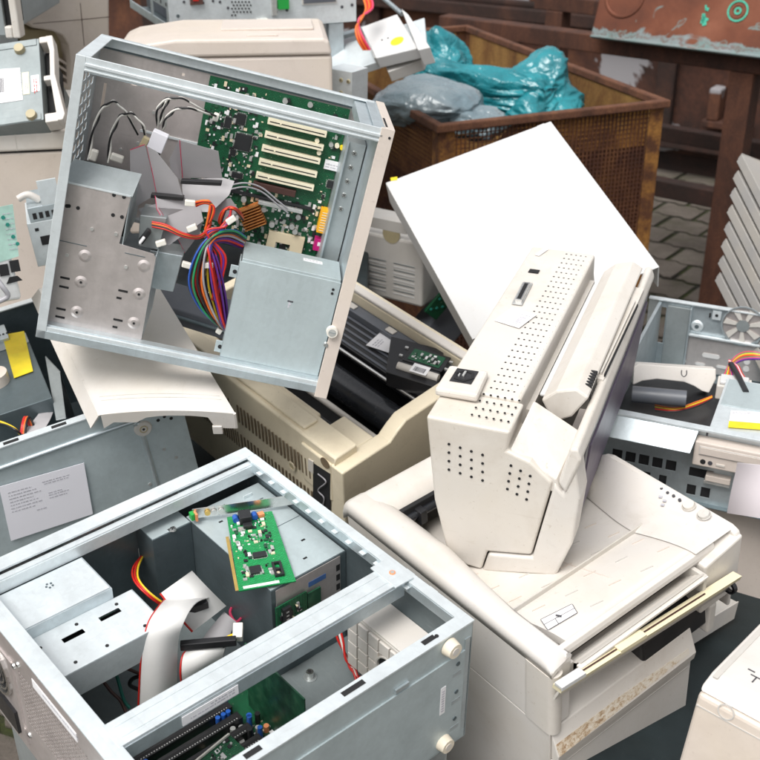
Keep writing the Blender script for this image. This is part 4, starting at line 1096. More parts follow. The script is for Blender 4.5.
# near wall (y = 0) with a notch near the corner
m.prism([(.0, 0, CZ), (CX, 0, CZ), (CX, 0, .006), (.135, 0, .006), (.115, 0, -.006), (.10, 0, -.018), (.0, 0, -.016)], (0, .028, 0), 'aged_beige')
m.prism([(.0, .028, -.10), (.092, .028, -.10), (.092, .028, -.02), (.0, .028, -.018)], (0, .07, 0), 'aged_beige')
# far rail
m.box(CX - .028, CX, .028, CY, CZ, .0, 'aged_beige'); m.box(CX - .028, CX - .012, .028, CY, .0, .008, 'ivory_plastic')
m.box(.0, CX, CY - .02, CY, CZ, -.004, 'aged_beige')
m.box(.04, CX - .02, .02, CY - .01, CZ, CZ + .02, 'slate_plastic')
m.build('shell', c_root, .004, seg=3)
m = MB()
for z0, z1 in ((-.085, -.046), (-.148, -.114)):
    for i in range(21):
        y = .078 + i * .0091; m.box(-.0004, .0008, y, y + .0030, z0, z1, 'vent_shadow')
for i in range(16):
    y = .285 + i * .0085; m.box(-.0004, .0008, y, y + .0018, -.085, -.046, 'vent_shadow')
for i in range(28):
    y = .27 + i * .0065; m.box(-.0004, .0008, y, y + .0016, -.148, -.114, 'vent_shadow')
m.build('side_vents', c_root)
m = MB(); c = C.L(292, 466, 0, -.001); m.ring(c, (-1, 0, 0), .006, .009, .0015, 'aged_beige'); m.disc(c, (-1, 0, 0), .006, 'foot_dirty', 16); m.build('emblem', c_root)
m = MB(); q = C.Q([(313, 463), (330, 474), (330, 514), (313, 501)], 0, -.0005); m.prism(q, (.001, 0, 0), 'hole_dark'); q = C.Q([(308, 459), (313, 462), (313, 474), (308, 470)], 0, -.002); m.prism(q, (.003, 0, 0), 'ivory_plastic')
c = C.L(325, 463, 0, -.0006); m.disc(c, (-1, 0, 0), .010, 'vent_shadow', 18)
m.tube([C.L(318, 474, 0, -.002), C.L(326, 482, 0, -.004), C.L(318, 490, 0, -.004), C.L(324, 498, 0, -.003), C.L(322, 508, 0, -.002)], .0012, 'grey_wire', 6)
m.build('cable_recess', c_root)
for x, z in ((.09, -.055), (.075, -.075), (.12, -.05), (.13, -.09), (.06, -.1)):
    pass
# mechanism
m = MB()
m.box(.055, CX - .03, .03, CY - .03, -.15, -.13, 'hole_dark'); m.box(.05, .052, .03, CY - .02, -.2, -.03, 'black_plastic'); m.box(CX - .032, CX - .03, .03, CY - .02, -.2, -.02, 'slate_plastic')
m.build('inner_frame', c_root)
m = MB(); m.cyl((.18, .035, -.075), (.18, CY - .03, -.075), .026, 'black_roller', 28); m.cyl((.18, .03, -.075), (.18, .05, -.075), .031, 'black_plastic', 20); m.build('platen_roller', c_root)
m = MB(); m.cyl((.118, .03, -.058), (.118, CY - .03, -.058), .0055, 'grey_plastic', 12); m.build('guide_rod', c_root)
m = MB(); m.cyl((.215, .03, -.04), (.215, CY - .03, -.04), .0035, 'steel_bright', 10); m.build('guide_rod', c_root)
m = MB(); m.box(.222, CX - .045, .03, CY - .03, -.06, -.034, 'black_plastic')
for k in range(5): m.box(.226 + k * .013, .231 + k * .013, .04, CY - .04, -.034, -.0325, 'slate_plastic')
m.build('paper_guide', c_root, .001)
m = MB(); m.box(CX - .05, CX - .029, .03, CY - .03, -.05, -.02, 'slate_plastic')
for k in range(4): m.box(CX - .046, CX - .034, .09 + k * .1, .11 + k * .1, -.02, -.017, 'grey_plastic')
m.build('rear_rail', c_root, .002)
m = MB(); m.box(.055, .1, .10, .40, -.1, -.07, 'black_plastic')
for k in range(9): m.box(.06, .094, .11 + k * .03, .12 + k * .03, -.07, -.062, 'black_plastic')
for k in range(3): m.cyl((.08, .06 + k * .02, -.07), (.08, .06 + k * .02, -.055), .008, 'slate_plastic', 12)
m.ring((.1, .08, -.06), (0, 0, 1), .009, .011, .002, 'grey_plastic', 16)
m.build('gear_train', c_root, .001)
q = C.Q([(366, 345), (385, 328), (397, 333), (393, 354)], 2, -.028)
m = MB(); m.prism(q, (0, 0, -.0008), 'white_label'); text_rows(m, q[0] + Vector((.004, -.004, .0002)), q[1] - q[0], q[3] - q[0], UP, [(.002, .004, .02), (.002, .009, .022), (.002, .014, .018)], 'ink', 5); m.build('label', c_root)
# cartridge
q = [C.L(p[0], p[1], 2, -.008) for p in ((391, 336), (444, 350), (437, 388), (386, 372))]
CT = axes(C.M @ q[3], C.M @ q[2], C.R @ UP)
t_root = thing('print_cartridge', 'black cartridge with green chip window and barcode sticker lying in the open beige printer', 'cartridge', CT)
qq = [CT.W(C.M @ p) for p in q]; tw, th = qq[2].x, (qq[0].y + qq[1].y) / 2
m = MB(); m.prism([(p.x, p.y, 0) for p in qq], (0, 0, -.03), 'black_plastic')
m.box(tw * .12, tw * .9, th * .42, th * .86, 0, .002, 'black_plastic'); m.build('body', t_root, .002)
m = MB(); m.box(tw * .2, tw * .82, th * .48, th * .8, .0021, .0028, 'pcb_green'); smd(m, (tw * .2, th * .48, .0028), (tw * .62, 0, 0), (0, th * .32, 0), UP, 77); m.build('chip_window', t_root)
m = MB(); m.cyl((tw * .12, th * .24, .001), (tw * .92, th * .24, .001), .007, 'grey_plastic', 14); m.build('drum', t_root)
m = MB(); m.box(tw * .4, tw * .72, th * .12, th * .36, .0075, .0083, 'white_label'); barcode(m, (tw * .45, th * .16, .0083), (1, 0, 0), (0, 1, 0), UP, tw * .22, th * .12); m.build('label', t_root)
m = MB()
for x, y in ((.05, .5), (.05, .75), (.95, .5), (.95, .72)): m.box(tw * x - .003, tw * x + .003, th * y, th * y + .004, 0, .003, 'tin')
m.build('contact', t_root)

# ================================================================== W: white cover leaning on the rusty bin
Wp = Pose([[0.9289, 0.3325, 0.1632], [0.2384, -0.8738, 0.4238], [0.2835, -0.3547, -0.8909]], [0.0115, 2.2612, 1.0562])
w_root = thing('case_cover', 'large clean white sheet cover leaning between the beige printer and the rusty bin', 'case cover', Wp)
WX, WY = .3734, .4693
m = MB(); m.box(0, WX, 0, WY, 0, .0022, 'clean_white'); m.build('panel', w_root, .0012)
m = MB(); m.box(WX - .0022, WX, .004, WY, .0022, .055, 'clean_white'); m.box(WX - .014, WX - .0022, .02, WY - .02, .053, .055, 'clean_white'); m.build('flange', w_root, .001)
m = MB(); m.box(0, .0022, 0, WY, .0022, .055, 'clean_white'); m.build('flange', w_root, .001)
m = MB(); m.box(.0022, WX - .0022, 0, .002, .0022, .018, 'clean_white'); m.box(WX - .03, WX - .012, -.006, 0, .004, .006, 'clean_white'); m.build('lip', w_root, .001)
m = MB(); c = Wp.L(394, 179, 2, 0); m.obox((c.x, c.y, -.0004), (.014, .010, .0006), (0, 0, .3), 'yellow_label'); m.build('sticker', w_root)

# ================================================================== white curved lid under the standing case
K = [at(101, 417, 1.60), at(236, 416, 1.60), at(158, 312, 1.88), at(41, 290, 1.80)]
LP = axes(K[0], K[1], ((K[1] - K[0]).cross(K[3] - K[0])).normalized())
l_root = thing('printer_lid', 'scuffed white plastic lid with an arched front edge, wedged under the standing case', 'printer lid', LP)
kk = [LP.W(p) for p in K]
lw = kk[1].x; ld = (kk[2].y + kk[3].y) / 2; sk = kk[3].x
m = MB()
def lidz(u, v): return .008 * math.sin(math.pi * u) ** .8 * (1 - .4 * v) + .004
NU, NV = 24, 14
V, F = [], []
for j in range(NV + 1):
    for i in range(NU + 1):
        u, v = i / NU, j / NV
        fr = -.012 * math.sin(math.pi * u) * (1 - v) * 0 
        x = u * (kk[1].x * (1 - v) + (kk[2].x - kk[3].x) * v) + kk[3].x * v; y = kk[3].y * v * (1 - u) + kk[2].y * v * u + fr
        V.append((x, y, lidz(u, v)))
n0 = len(V); V += [(x, y, z - .004) for x, y, z in V]
for j in range(NV):
    for i in range(NU):
        a = j * (NU + 1) + i; F.append((a, a + 1, a + NU + 2, a + NU + 1)); F.append((a + n0, a + NU + 1 + n0, a + NU + 2 + n0, a + 1 + n0))
m.add(V, F, 'white_plastic', True)
# skirt: left, front (arched), right
pr = []
def skirt(us, depth, mat='white_plastic', fl=(0, 0, 0)):
    P_ = []
    for (u, v), h in zip(us, depth):
        i = round(u * NU); j = round(v * NV); P_.append((Vector(V[j * (NU + 1) + i]), h))
    for (a, ha), (b_, hb) in zip(P_, P_[1:]):
        t = (b_ - a).normalized(); n = t.cross(UP).normalized() * -.003; f_ = vv(fl)
        m.add([a, b_, b_ + f_ - UP * hb, a + f_ - UP * ha, a + n, b_ + n, b_ + f_ + n - UP * hb, a + f_ + n - UP * ha], [(0, 1, 2, 3), (4, 7, 6, 5), (0, 4, 5, 1), (2, 6, 7, 3), (1, 5, 6, 2), (0, 3, 7, 4)], mat)
skirt([(0, k / 6) for k in range(7)], [.026 - .001 * k for k in range(7)], 'white_plastic', (-.016, .0, 0))
fu = [0, .08, .17, .25, .33, .42, .5, .58, .67, .75, .79, .83, .92, 1]
skirt([(u, 0) for u in fu], [.028, .018, .020, .022, .013, .011, .010, .010, .010, .011, .012, .032, .032, .030])
skirt([(1, k / 6) for k in range(7)], [.028] * 7)
m.build('shell', l_root)
m = MB()
for v in (.09, .115): m.tube([(sk * v + lw * .05, ld * v, lidz(.05, v) + .0003), (sk * v + lw * .3, ld * v, lidz(.3, v) + .0003), (sk * v + lw * .6, ld * v, lidz(.6, v) + .0003), (sk * v + lw * .95, ld * v, lidz(.95, v) + .0003)], .0006, 'grey_plastic', 5)
m.build('groove', l_root)
m = MB(); m.box(lw - .036, lw - .022, -.002, .003, -.036, -.02, 'white_plastic'); m.build('clip', l_root, .001)

# ================================================================== D: grey case with the paper sheet
D = Pose([[0.8993, -0.4237, -0.1086], [0.4096, 0.9029, -0.1304], [0.1533, 0.0728, 0.9855]], [-0.3034, 1.4962, 0.9737])
d_root = thing('open_computer_case', 'open grey case lying at the left with a printed paper sheet stuck on its side', 'computer case', D)
m = MB()
DX0 = -.40
m.box(DX0, 0, 0, .0015, -.23, 0, 'psu_zinc'); m.box(DX0, 0, .0015, .42, -.23, -.228, 'shaded_zinc')
m.box(-.0015, 0, .0015, .42, -.228, -.0, 'shaded_zinc'); m.box(DX0, 0, .4185, .42, -.228, 0, 'shaded_zinc')
m.box(DX0, 0, -.001, .013, 0, .0022, 'bright_zinc'); m.box(DX0, 0, .407, .421, 0, .0022, 'bright_zinc'); m.box(-.013, .001, .013, .407, 0, .0022, 'bright_zinc')
m.box(-.075, .0, -.0008, .0, -.23, -.004, 'psu_zinc')
for x in (-.13, -.19, -.26): m.box(x, x + .022, .002, .009, .0023, .0026, 'hole_dark')
m.build('chassis', d_root, .0008)
m = MB()
# raised bead of the side panel
m.tube([(DX0, -.0005, -.033), (-.10, -.0005, -.030), (-.075, -.0005, -.036), (-.068, -.0005, -.055), (-.068, -.0005, -.22)], .0035, 'zinc_steel', 8, 8)
m.disc((-.03, -.001, -.04), (0, -1, 0), .0025, 'hole_dark'); m.build('panel_bead', d_root)
c = D.L(143, 428, 1, 0); m = MB(); m.cyl((c.x, 0, c.z), (c.x, -.004, c.z), .014, 'grey_plastic', 24, .012); m.ring((c.x, -.004, c.z), (0, -1, 0), .0045, .0065, .001, 'foot_dirty', 16); m.disc((c.x, -.004, c.z), (0, -1, 0), .002, 'hole_dark'); m.build('foot', d_root, .001)
m = MB()
for p in ((164, 449), (176, 457), (171, 418), (158, 420), (150, 484)):
    c = D.L(p[0], p[1], 1, 0); m.disc((c.x, -.0002, c.z), (0, -1, 0), .0028, 'tin' if p[1] > 430 else 'hole_dark', 12, .001)
m.build('rivets', d_root)
q = D.Q([(-1, 487), (84, 463), (93, 514), (11, 541)], 1, -.0035)
m = MB(); m.prism(q, (0, .0008, 0), 'paper'); ex, ey = (q[1] - q[0]), (q[3] - q[0])
text_rows(m, q[0] + Vector((0, -.0002, 0)), ex, ey, (0, -1, 0), [(.010, .014 + k * .0058, .034 + .006 * ((k * 7) % 3)) for k in range(7)] + [(.06, .012, .04), (.062, .016, .036), (.066, .034, .02), (.066, .038, .03), (.066, .043, .026), (.045, .058, .014)], 'ink', 12, .0018)
m.build('paper_sheet', d_root)
# inside: supply with yellow sticker, bracket, wires
q = [D.L(p[0], p[1], 2, -.02) for p in ((-12, 352), (36, 336), (62, 412), (20, 424))]
m = MB(); m.box(-.31, -.172, .12, .345, -.20, -.02, 'shaded_zinc'); m.box(-.30, -.20, .335, .385, -.10, -.012, 'zinc_steel'); m.box(-.31, -.172, .31, .345, -.02, -.018, 'grey_steel')
for k in range(6): m.disc((-.195 - k * .006, .35, -.0115), (0, 0, 1), .0018, 'hole_dark')
m.build('power_supply', d_root, .0015)
m = MB(); q = [D.L(p[0], p[1], 2, -.0175) for p in ((2, 335), (24, 331), (33, 371), (14, 378))]; m.prism(q, (0, 0, -.0006), 'yellow_label')
text_rows(m, q[0] + Vector((0, 0, .0001)), q[1] - q[0], q[3] - q[0], UP, [(.003, .004 + k * .005, .028) for k in range(14)], 'yellow_wire', 3, .0016); m.build('warning_sticker', d_root)
m = MB(); q = D.Q([(45, 356), (60, 372), (66, 418), (56, 420)], 2, -.03); m.prism(q, (0, 0, -.002), 'grey_steel'); m.para(q[0], q[1] - q[0], (0, 0, -.12), (.001, .001, 0), 'grey_steel'); m.build('bracket', d_root, .0008)
for i, c_ in enumerate(['yellow', 'black', 'red', 'red', 'orange', 'black']):
    cabl(d_root, D, 'supply_wire', c_, [(-6, 420 + i * 4, -.03), (4, 423 + i * 1.5, -.02), (14, 428 + i, -.02), (20 + i, 434, -.03)] if i < 2 else [(18 + i * 1.4, 434, -.03), (20 + i * 1.2, 424, -.02), (22 + i * 1.4, 417, -.02), (26 + i * 1.4, 424, -.03), (29 + i, 432, -.04)], .0018, 6)
for i, c_ in enumerate(['black', 'yellow', 'red', 'black']):
    cabl(d_root, D, 'supply_wire', c_, [(-4, 360 + i * 2, -.03), (2, 366 + i * 2, -.04), (0, 384 + i, -.06), (6, 400, -.08)], .002, 6)
m = MB(); m.ribbon([D.L(22, 434, 2, -.03), D.L(34, 420, 2, -.035), D.L(46, 404, 2, -.05)], [D.L(44, 430, 2, -.03), D.L(50, 420, 2, -.035), D.L(54, 410, 2, -.05)], 'ribbon_grey'); m.build('ribbon_cable', d_root)
m = MB(); c = D.L(-2, 388, 2, -.03); m.cyl(c, c + Vector((0, 0, .028)), .022, 'pink_beige', 24); m.build('spool', d_root, .003)

# ================================================================== white metal case at the right edge with drive
R1 = Pose([[0.9158, 0.4016, -0.0024], [-0.4016, 0.9158, -0.0057], [-0.0001, 0.0062, 1.0]], [0.3481, 1.5667, 0.9016])
r_root = thing('open_computer_case', 'open desktop case at right with a fan, disc drive and square front holes', 'computer case', R1)
RX, RY, RH = .42, .475, -.14
m = MB()
m.box(-.02, RX, .0, RY, RH, RH + .0015, 'shaded_zinc'); m.box(.0, .165, .02, .28, -.10, -.06, 'black_plastic')  # black block added so the open inside reads as shade
q = [(.0, .0), (RX, .0)]
hs = [(.045 + k * .0215, .061 + k * .0215, .048, .066) for k in range(5)] + [(.045 + k * .026, .057 + k * .026, .018, .036) for k in range(4)] + [(.168, .205, .046, .062), (.168, .182, .012, .03), (.19, .204, .012, .03)]
m.plate((-.02, .012, RH), (RX + .02, 0, 0), (0, 0, .1), .0015, hs, 'zinc_steel')
m.box(-.02, RX, .0135, .016, RH + .004, -.045, 'hole_dark')
m.box(-.02, RX, -.004, .010, -.004, 0, 'bright_zinc'); m.box(-.02, .165, .0105, .0115, -.04, -.004, 'zinc_steel')
m.box(.0, .006, .0, RY, RH, -.002, 'zinc_steel')
m.box(-.02, RX, RY - .006, RY + .006, 0, .003, 'bright_zinc')
m.build('chassis', r_root, .0008)
m = MB(); q = R1.Q([(612, 424), (693, 443), (690, 461), (612, 446)], 1, -.006)
m.prism([(-.015, -.004, -.004), (.155, -.004, -.004), (.15, -.034, -.028), (-.01, -.034, -.028)], (0, .0, -.0016), 'zinc_steel'); m.build('front_plate', r_root, .001)
m = MB()
for x in (.01, .14): m.disc((x, -.028, -.0245), (0, -.62, .78), .0022, 'hole_dark')
m.build('rivets', r_root)
# rear wall seen from inside: slot cover, fan, ports
m = MB()
m.plate((RX, RY, RH), (-(RX + .02), 0, 0), (0, 0, -RH), .0015, [(RX - .015, RX - .003, .05, .125)], 'zinc_steel')
m.box(.018, .06, RY - .006, RY - .0015, -.13, -.008, 'grey_steel'); m.box(.061, .064, RY - .012, RY - .0015, -.13, -.005, 'zinc_steel')
m.box(.064, .28, RY - .009, RY - .0015, -.062, -.058, 'bright_zinc')
m.box(.064, .30, RY - .004, RY - .0015, -.135, -.064, 'warm_reflect_zinc')
m.build('rear_wall', r_root, .001)
m = MB(); c = R1.L(697, 326, 1, RY - .002); m.cyl(c, c + Vector((0, -.003, 0)), .012, 'bright_zinc', 24, .009); m.disc(c + Vector((0, -.0032, 0)), (0, -1, 0), .004, 'shaded_zinc', 12)
c = R1.L(717, 315, 1, RY - .002); m.box(c.x - .008, c.x + .008, RY - .005, RY - .002, c.z - .009, c.z + .009, 'bright_zinc'); m.disc((c.x, RY - .0052, c.z), (0, -1, 0), .003, 'hole_dark'); m.box(c.x - .014, c.x - .011, RY - .004, RY - .002, c.z - .007, c.z + .002, 'hole_dark')
m.build('knockout', r_root)
c = R1.L(743, 326, 1, RY - .004); m = MB(); m.ring((c.x, c.y, c.z), (0, -1, 0), .0375, .040, .003, 'zinc_steel'); m.disc((c.x, RY - .002, c.z), (0, -1, 0), .037, 'warm_reflect_zinc', 28)
for k in range(7):
    t = k * 2 * math.pi / 7; u = Vector((math.cos(t), 0, math.sin(t))); v_ = Vector((-math.sin(t), 0, math.cos(t)))
    m.prism([vv((c.x, RY - .0035, c.z)) + u * .012, vv((c.x, RY - .0035, c.z)) + u * .034 + v_ * .004, vv((c.x, RY - .0035, c.z)) + u * .033 + v_ * .016, vv((c.x, RY - .0035, c.z)) + u * .012 + v_ * .006], (0, -.0015, 0), 'grey_plastic')
m.disc((c.x, RY - .005, c.z), (0, -1, 0), .012, 'grey_steel', 20); m.build('fan', r_root)
for p, w_, h_ in (((677, 351), .022, .008), ((711, 356), .034, .009), ((700, 364), .02, .006), ((722, 367), .022, .006)):
    m = MB(); c = R1.L(p[0], p[1], 1, RY - .0045); m.prism([(c.x - w_ / 2, c.y, c.z), (c.x - w_ / 2 + .003, c.y, c.z - h_ / 2), (c.x + w_ / 2 - .003, c.y, c.z - h_ / 2), (c.x + w_ / 2, c.y, c.z), (c.x + w_ / 2 - .003, c.y, c.z + h_ / 2), (c.x - w_ / 2 + .003, c.y, c.z + h_ / 2)], (0, -.001, 0), 'clean_white'); m.build('port_opening', r_root)
for p in ((669, 360), (676, 360.5), (683, 361), (747, 362), (746, 369)):
    m = MB(); c = R1.L(p[0], p[1], 1, RY - .0045); m.disc(c, (0, -1, 0), .006, 'clean_white', 16); m.build('port_opening', r_root)
# cables and plug block
for i, c_ in enumerate(['pink', 'green', 'yellow', 'orange', 'red', 'green', 'pink', 'purple']):
    cabl(r_root, R1, 'wire', c_, [(770, 356 + i * .5, -.02), (752, 352 + i, -.02), (740, 354 + i, -.015), (731, 362 + i * .8, -.01), (725 + i, 374, -.012), (722 + i * 2, 381, -.02)], .0019, 6)
for i, c_ in enumerate(['pink', 'white', 'red']): cabl(r_root, R1, 'wire', c_, [(729, 360 + i, -.01), (736 + i, 366, -.008), (740 + i, 374, -.01), (744 + i * 2, 382, -.02)], .0018, 6)
cabl(r_root, R1, 'fan_lead', 'black', [(731, 364, -.005), (738, 376, -.004), (743, 386, -.004), (746, 392, -.004)], .005, 8)
# drive in its bay with faceplate
DR = axes(R1.M @ Vector((.172, -.02, -.012)), R1.M @ Vector((.372, -.02, -.012)), UP)
m = MB(); m.box(.168, .36, .012, .20, -.045, -.006, 'bright_zinc'); m.box(.172, .358, .10, .195, -.006, -.0045, 'psu_zinc'); m.build('optical_drive', r_root, .001)
m = MB(); q = R1.Q([(731, 411), (762, 413), (762, 424), (729, 421)], 2, -.0042); m.prism([v_ + Vector((0, 0, .001)) for v_ in q], (0, 0, -.0008), 'white_label'); text_rows(m, q[0] + Vector((0, 0, .0011)), q[1] - q[0], q[3] - q[0], UP, [(.003, .004, .03), (.003, .008, .025)], 'ink', 3); q = R1.Q([(729, 421.5), (762, 424), (762, 430), (728, 427.5)], 2, -.0042); m.prism([v_ + Vector((0, 0, .001)) for v_ in q], (0, 0, -.0008), 'yellow_label'); m.build('drive_label', r_root)
a = R1.L(695, 441, 1, -.012)
m = MB(); m.box(a.x, a.x + .15, -.012, .012, a.z - .042, a.z, 'pink_beige'); m.build('drive_front', r_root, .002)
m = MB(); m.box(a.x + .008, a.x + .145, -.0135, -.012, a.z - .021, a.z - .006, 'grey_plastic'); m.box(a.x + .0095, a.x + .1435, -.0145, -.0135, a.z - .0195, a.z - .0075, 'pink_beige'); m.build('disc_tray', r_root, .0006)
m = MB(); m.disc((a.x + .016, -.0122, a.z - .033), (0, -1, 0), .0042, 'hole_dark', 14); m.build('headphone_socket', r_root)
m = MB(); m.disc((a.x + .027, -.0122, a.z - .033), (0, -1, 0), .0036, 'dark_ink', 14); m.build('volume_dial', r_root)
m = MB(); m.box(a.x + .036, a.x + .049, -.0132, -.012, a.z - .0355, a.z - .0315, 'ivory_plastic'); m.build('eject_button', r_root, .0004)
m = MB(); m.box(a.x + .022, a.x + .06, -.002, .03, RH + .05, RH + .06, 'pink_beige'); m.box(a.x + .02, a.x + .06, .0, .02, RH + .044, RH + .049, 'tin'); m.build('floppy_front', r_root, .001)
# arched plastic bracket
m = MB(); aq = [R1.W(at(px, py, 1.93)) for px, py in ((634, 367), (638, 364), (716, 369), (716, 379), (709, 393), (702, 391), (694, 386), (684, 382), (657, 379), (642, 381), (633, 385))]
BR = axes(at(636, 392, 1.93), at(716, 392, 1.90), UP)
br = thing('plastic_bracket', 'white arched plastic bracket lying across the open case beside the monitor', 'bracket', BR)
m = MB(); m.prism([BR.W(R1.M @ p) for p in aq], BR.W(BR.t + Vector((.004, .03, -.01))), 'white_plastic'); m.build('arch', br, .0015)
m = MB(); c = BR.W(at(684, 373, 1.915)); m.tube([c + Vector((-.004, -.002, .006)), c + Vector((-.004, -.002, -.002)), c + Vector((0, -.002, -.006)), c + Vector((.004, -.002, -.002)), c + Vector((.004, -.002, .006))], .0009, 'dark_ink', 6); m.build('hook', br)
BL = axes(at(718, 378, 1.9), at(760, 384, 1.88), UP)
m = MB(); m.box(0, .055, -.02, .02, -.03, -.004, 'white_plastic'); m.box(.004, .05, -.016, .016, -.004, .002, 'clean_white')
pb = m.build('plug_block', None, .002, BL.M); tag(pb, 'white plastic plug block under the multicoloured wires at right', 'plug')
m = MB(); m.cyl(R1.A(632, 394, 1.88), R1.A(686, 399, 1.86), .014, 'slate_plastic', 20); m.build('duct', r_root)
for i, c_ in enumerate(['orange', 'yellow', 'red', 'black']): cabl(r_root, R1, 'wire', c_, [(655, 405 + i * 2.0, -.05), (676, 408 + i * 1.2, -.045), (696, 402 + i * 1.6, -.04), (712, 396 + i, -.04)], .0011, 6)
# loose paper sheet
PS = [at(737, 463, 1.62), at(790, 468, 1.56), at(788, 522, 1.60), at(727, 513, 1.66)]
PO = axes(PS[3], PS[2], ((PS[2] - PS[3]).cross(PS[0] - PS[3])).normalized())
m = MB(); pv = [PO.W(p) for p in PS]; rows = []
for j in range(9):
    v = j / 8; rows.append([pv[3].lerp(pv[0], v) + Vector((0, 0, .0015 * math.sin(v * 5))), pv[2].lerp(pv[1], v) + Vector((0, 0, .0015 * math.sin(v * 5 + .6)))])
m.ribbon([r_[0] for r_ in rows], [r_[1] for r_ in rows], 'pink_paper', .0006, 3); m.s = [True] * len(m.s)
ps = m.build('paper_sheet', None, 0, PO.M); tag(ps, 'creased white paper sheet hanging below the disc drive at the right edge', 'paper')
# big pale box and a case coloured as in shade underneath
m = MB(); m.box(-.10, .55, .035, .45, RH - .30, RH - .004, 'pink_beige'); bx = m.build('storage_cabinet', None, .006, R1.M); tag(bx, 'plain pale grey cabinet directly under the open desktop case on the right', 'cabinet')
DC = axes(at(690, 640, 1.72), at(770, 600, 1.85), UP)
m = MB(); m.box(-.35, .35, -.30, .22, -.5, 0, 'shade_steel')
dc = m.build('steel_case', None, .003, DC.M); tag(dc, 'steel case coloured as in shade between the laser printer and the corner device', 'metal case')

EC = axes(at(672, 628, 1.66), at(740, 588, 1.80), UP)
m = MB(); m.box(0, .16, -.02, .10, -.012, 0, 'grey_plastic'); m.box(.0, .16, -.022, -.02, -.03, .002, 'white_plastic'); m.prism([(0, .09, 0), (0, .10, 0), (0, .10, .06), (0, .097, .06)], (.16, 0, 0), 'grey_plastic')
ec = m.build('casing_panel', None, .002, EC.M); tag(ec, 'loose pale casing panel behind the open printer flap at lower right', 'casing panel')

# ================================================================== pale device at the bottom right corner
R2 = Pose([[0.7587, 0.6416, 0.1127], [-0.6494, 0.7587, 0.0518], [-0.0523, -0.1125, 0.9923]], [0.3343, 0.9036, 0.9283])
e_root = thing('office_printer', 'pale pinkish office printer cropped by the bottom right corner', 'printer', R2)
m = MB(); m.box(0, .32, 0, .3, -.3, -.006, 'pink_beige'); m.build('body', e_root, .006, seg=3)
m = MB(); pr = [(-.002, .010, -.006), (-.002, .010, .004), (.02, .010, .012), (.32, .010, .012), (.32, .010, -.006)]
m.prism([(.0, .002, -.0055), (.0, .01, .001), (.0, .03, .006), (.0, .28, .006), (.0, .296, -.0055)], (.32, 0, 0), 'white_plastic'); m.build('lid', e_root, .003, seg=3)
m = MB(); m.box(.012, .30, .25, .256, .0062, .008, 'slate_plastic'); m.box(.004, .01, .02, .27, .0062, .0068, 'grey_plastic'); m.build('lid_gap', e_root)
m = MB(); c = R2.L(756, 677, 2, .0064); m.box(c.x - .006, c.x + .02, c.y - .0007, c.y + .0007, .0062, .0068, 'dark_ink'); m.box(c.x, c.x + .0014, c.y - .012, c.y, .0062, .0068, 'dark_ink'); m.box(c.x - .012, c.x - .004, c.y + .006, c.y + .0075, .0062, .0068, 'dark_ink'); m.build('symbol', e_root)
m = MB(); c = R2.L(726, 712, 1, -.0006); m.ring((c.x, -.0002, c.z), (0, -1, 0), .008, .0092, .0008, 'grey_plastic', 20); m.box(.002, .3, -.0006, .001, -.022, -.0208, 'grey_plastic'); m.disc((.02, -.0004, -.09), (0, -1, 0), .0016, 'hole_dark'); m.build('finger_catch', e_root)

# ================================================================== ground and paving
m = MB(); m.add([(-150, -60, 0), (150, -60, 0), (150, 250, 0), (-150, 250, 0)], [(0, 1, 2, 3)], 'joint_moss'); tag(m.build('ground'), kind='structure')
m = MB()
A1, B1 = Vector((.21, -.05, 0)), Vector((.045, .185, 0)); rot = Matrix.Rotation(R_(-22), 3, 'Z')
def fz(x): return 0 if x < .085 else (-.035 if x > .13 else -.035 * (x - .085) / .045)
rg = random.Random(11)
for i in range(-24, 30):
    for j in range(-28, 34):
        o = rot @ (A1 * (i + .5 * (j % 2)) + B1 * j) + Vector((-.8, 3.2, 0))
        if not (-3.2 < o.x < 4.4 and -.6 < o.y < 8.2): continue
        g = .011
        bot = [Vector((g, g, 0)), Vector((.04, g, 0)), Vector((.062, -.025 + g, 0)), Vector((.146, -.025 + g, 0)), Vector((.168, -.05 + g, 0)), Vector((.21 - g, -.05 + g, 0))]
        topv = [p + B1 - Vector((0, 2 * g, 0)) for p in bot]
        poly = bot + topv[::-1]; dz = rg.uniform(-.003, .003)
        m.prism([o + rot @ p + Vector((0, 0, .004)) for p in poly], (0, 0, .005 + dz), 'paver_stone')
tag(m.build('paving', None, .0025), kind='structure')

# ================================================================== rusty container wall, frame and copper plate
wd = Vector((math.cos(R_(-33)), math.sin(R_(-33)), 0)); wn = Vector((-wd.y, wd.x, 0)); wo = Vector((1.53, 5.85, 0))
CW = Pose([[wd[i], wn[i], UP[i]] for i in range(3)], wo)
k_root = thing('rusty_container', 'long dark rusty steel container with peeling grey paint across the back', 'container', CW)
m = MB(); m.box(-5.5, 4.5, 0, 2.4, .12, 1.5, 'rust_wall'); m.box(-5.5, 4.5, .05, 2.3, 0, .12, 'rust_dark'); m.build('body', k_root, .01)
m = MB(); m.box(-5.5, 4.5, -.09, 0, .72, .79, 'rust_dark'); m.box(-5.5, 4.5, -.05, 0, .79, .82, 'rust_dark'); m.build('rail', k_root, .008)
m = MB(); m.box(-5.5, 4.5, -.07, 0, .16, .24, 'rust_dark'); m.build('rail', k_root, .008)
m = MB(); m.box(-5.5, 4.5, -.06, 0, .96, 1.0, 'rust_dark'); m.build('rail', k_root, .008)
for k in range(9):
    m = MB(); x = -4.6 + k * .9; m.box(x, x + .10, -.05, 0, .24, .72, 'rust_dark'); m.build('rib', k_root, .01)
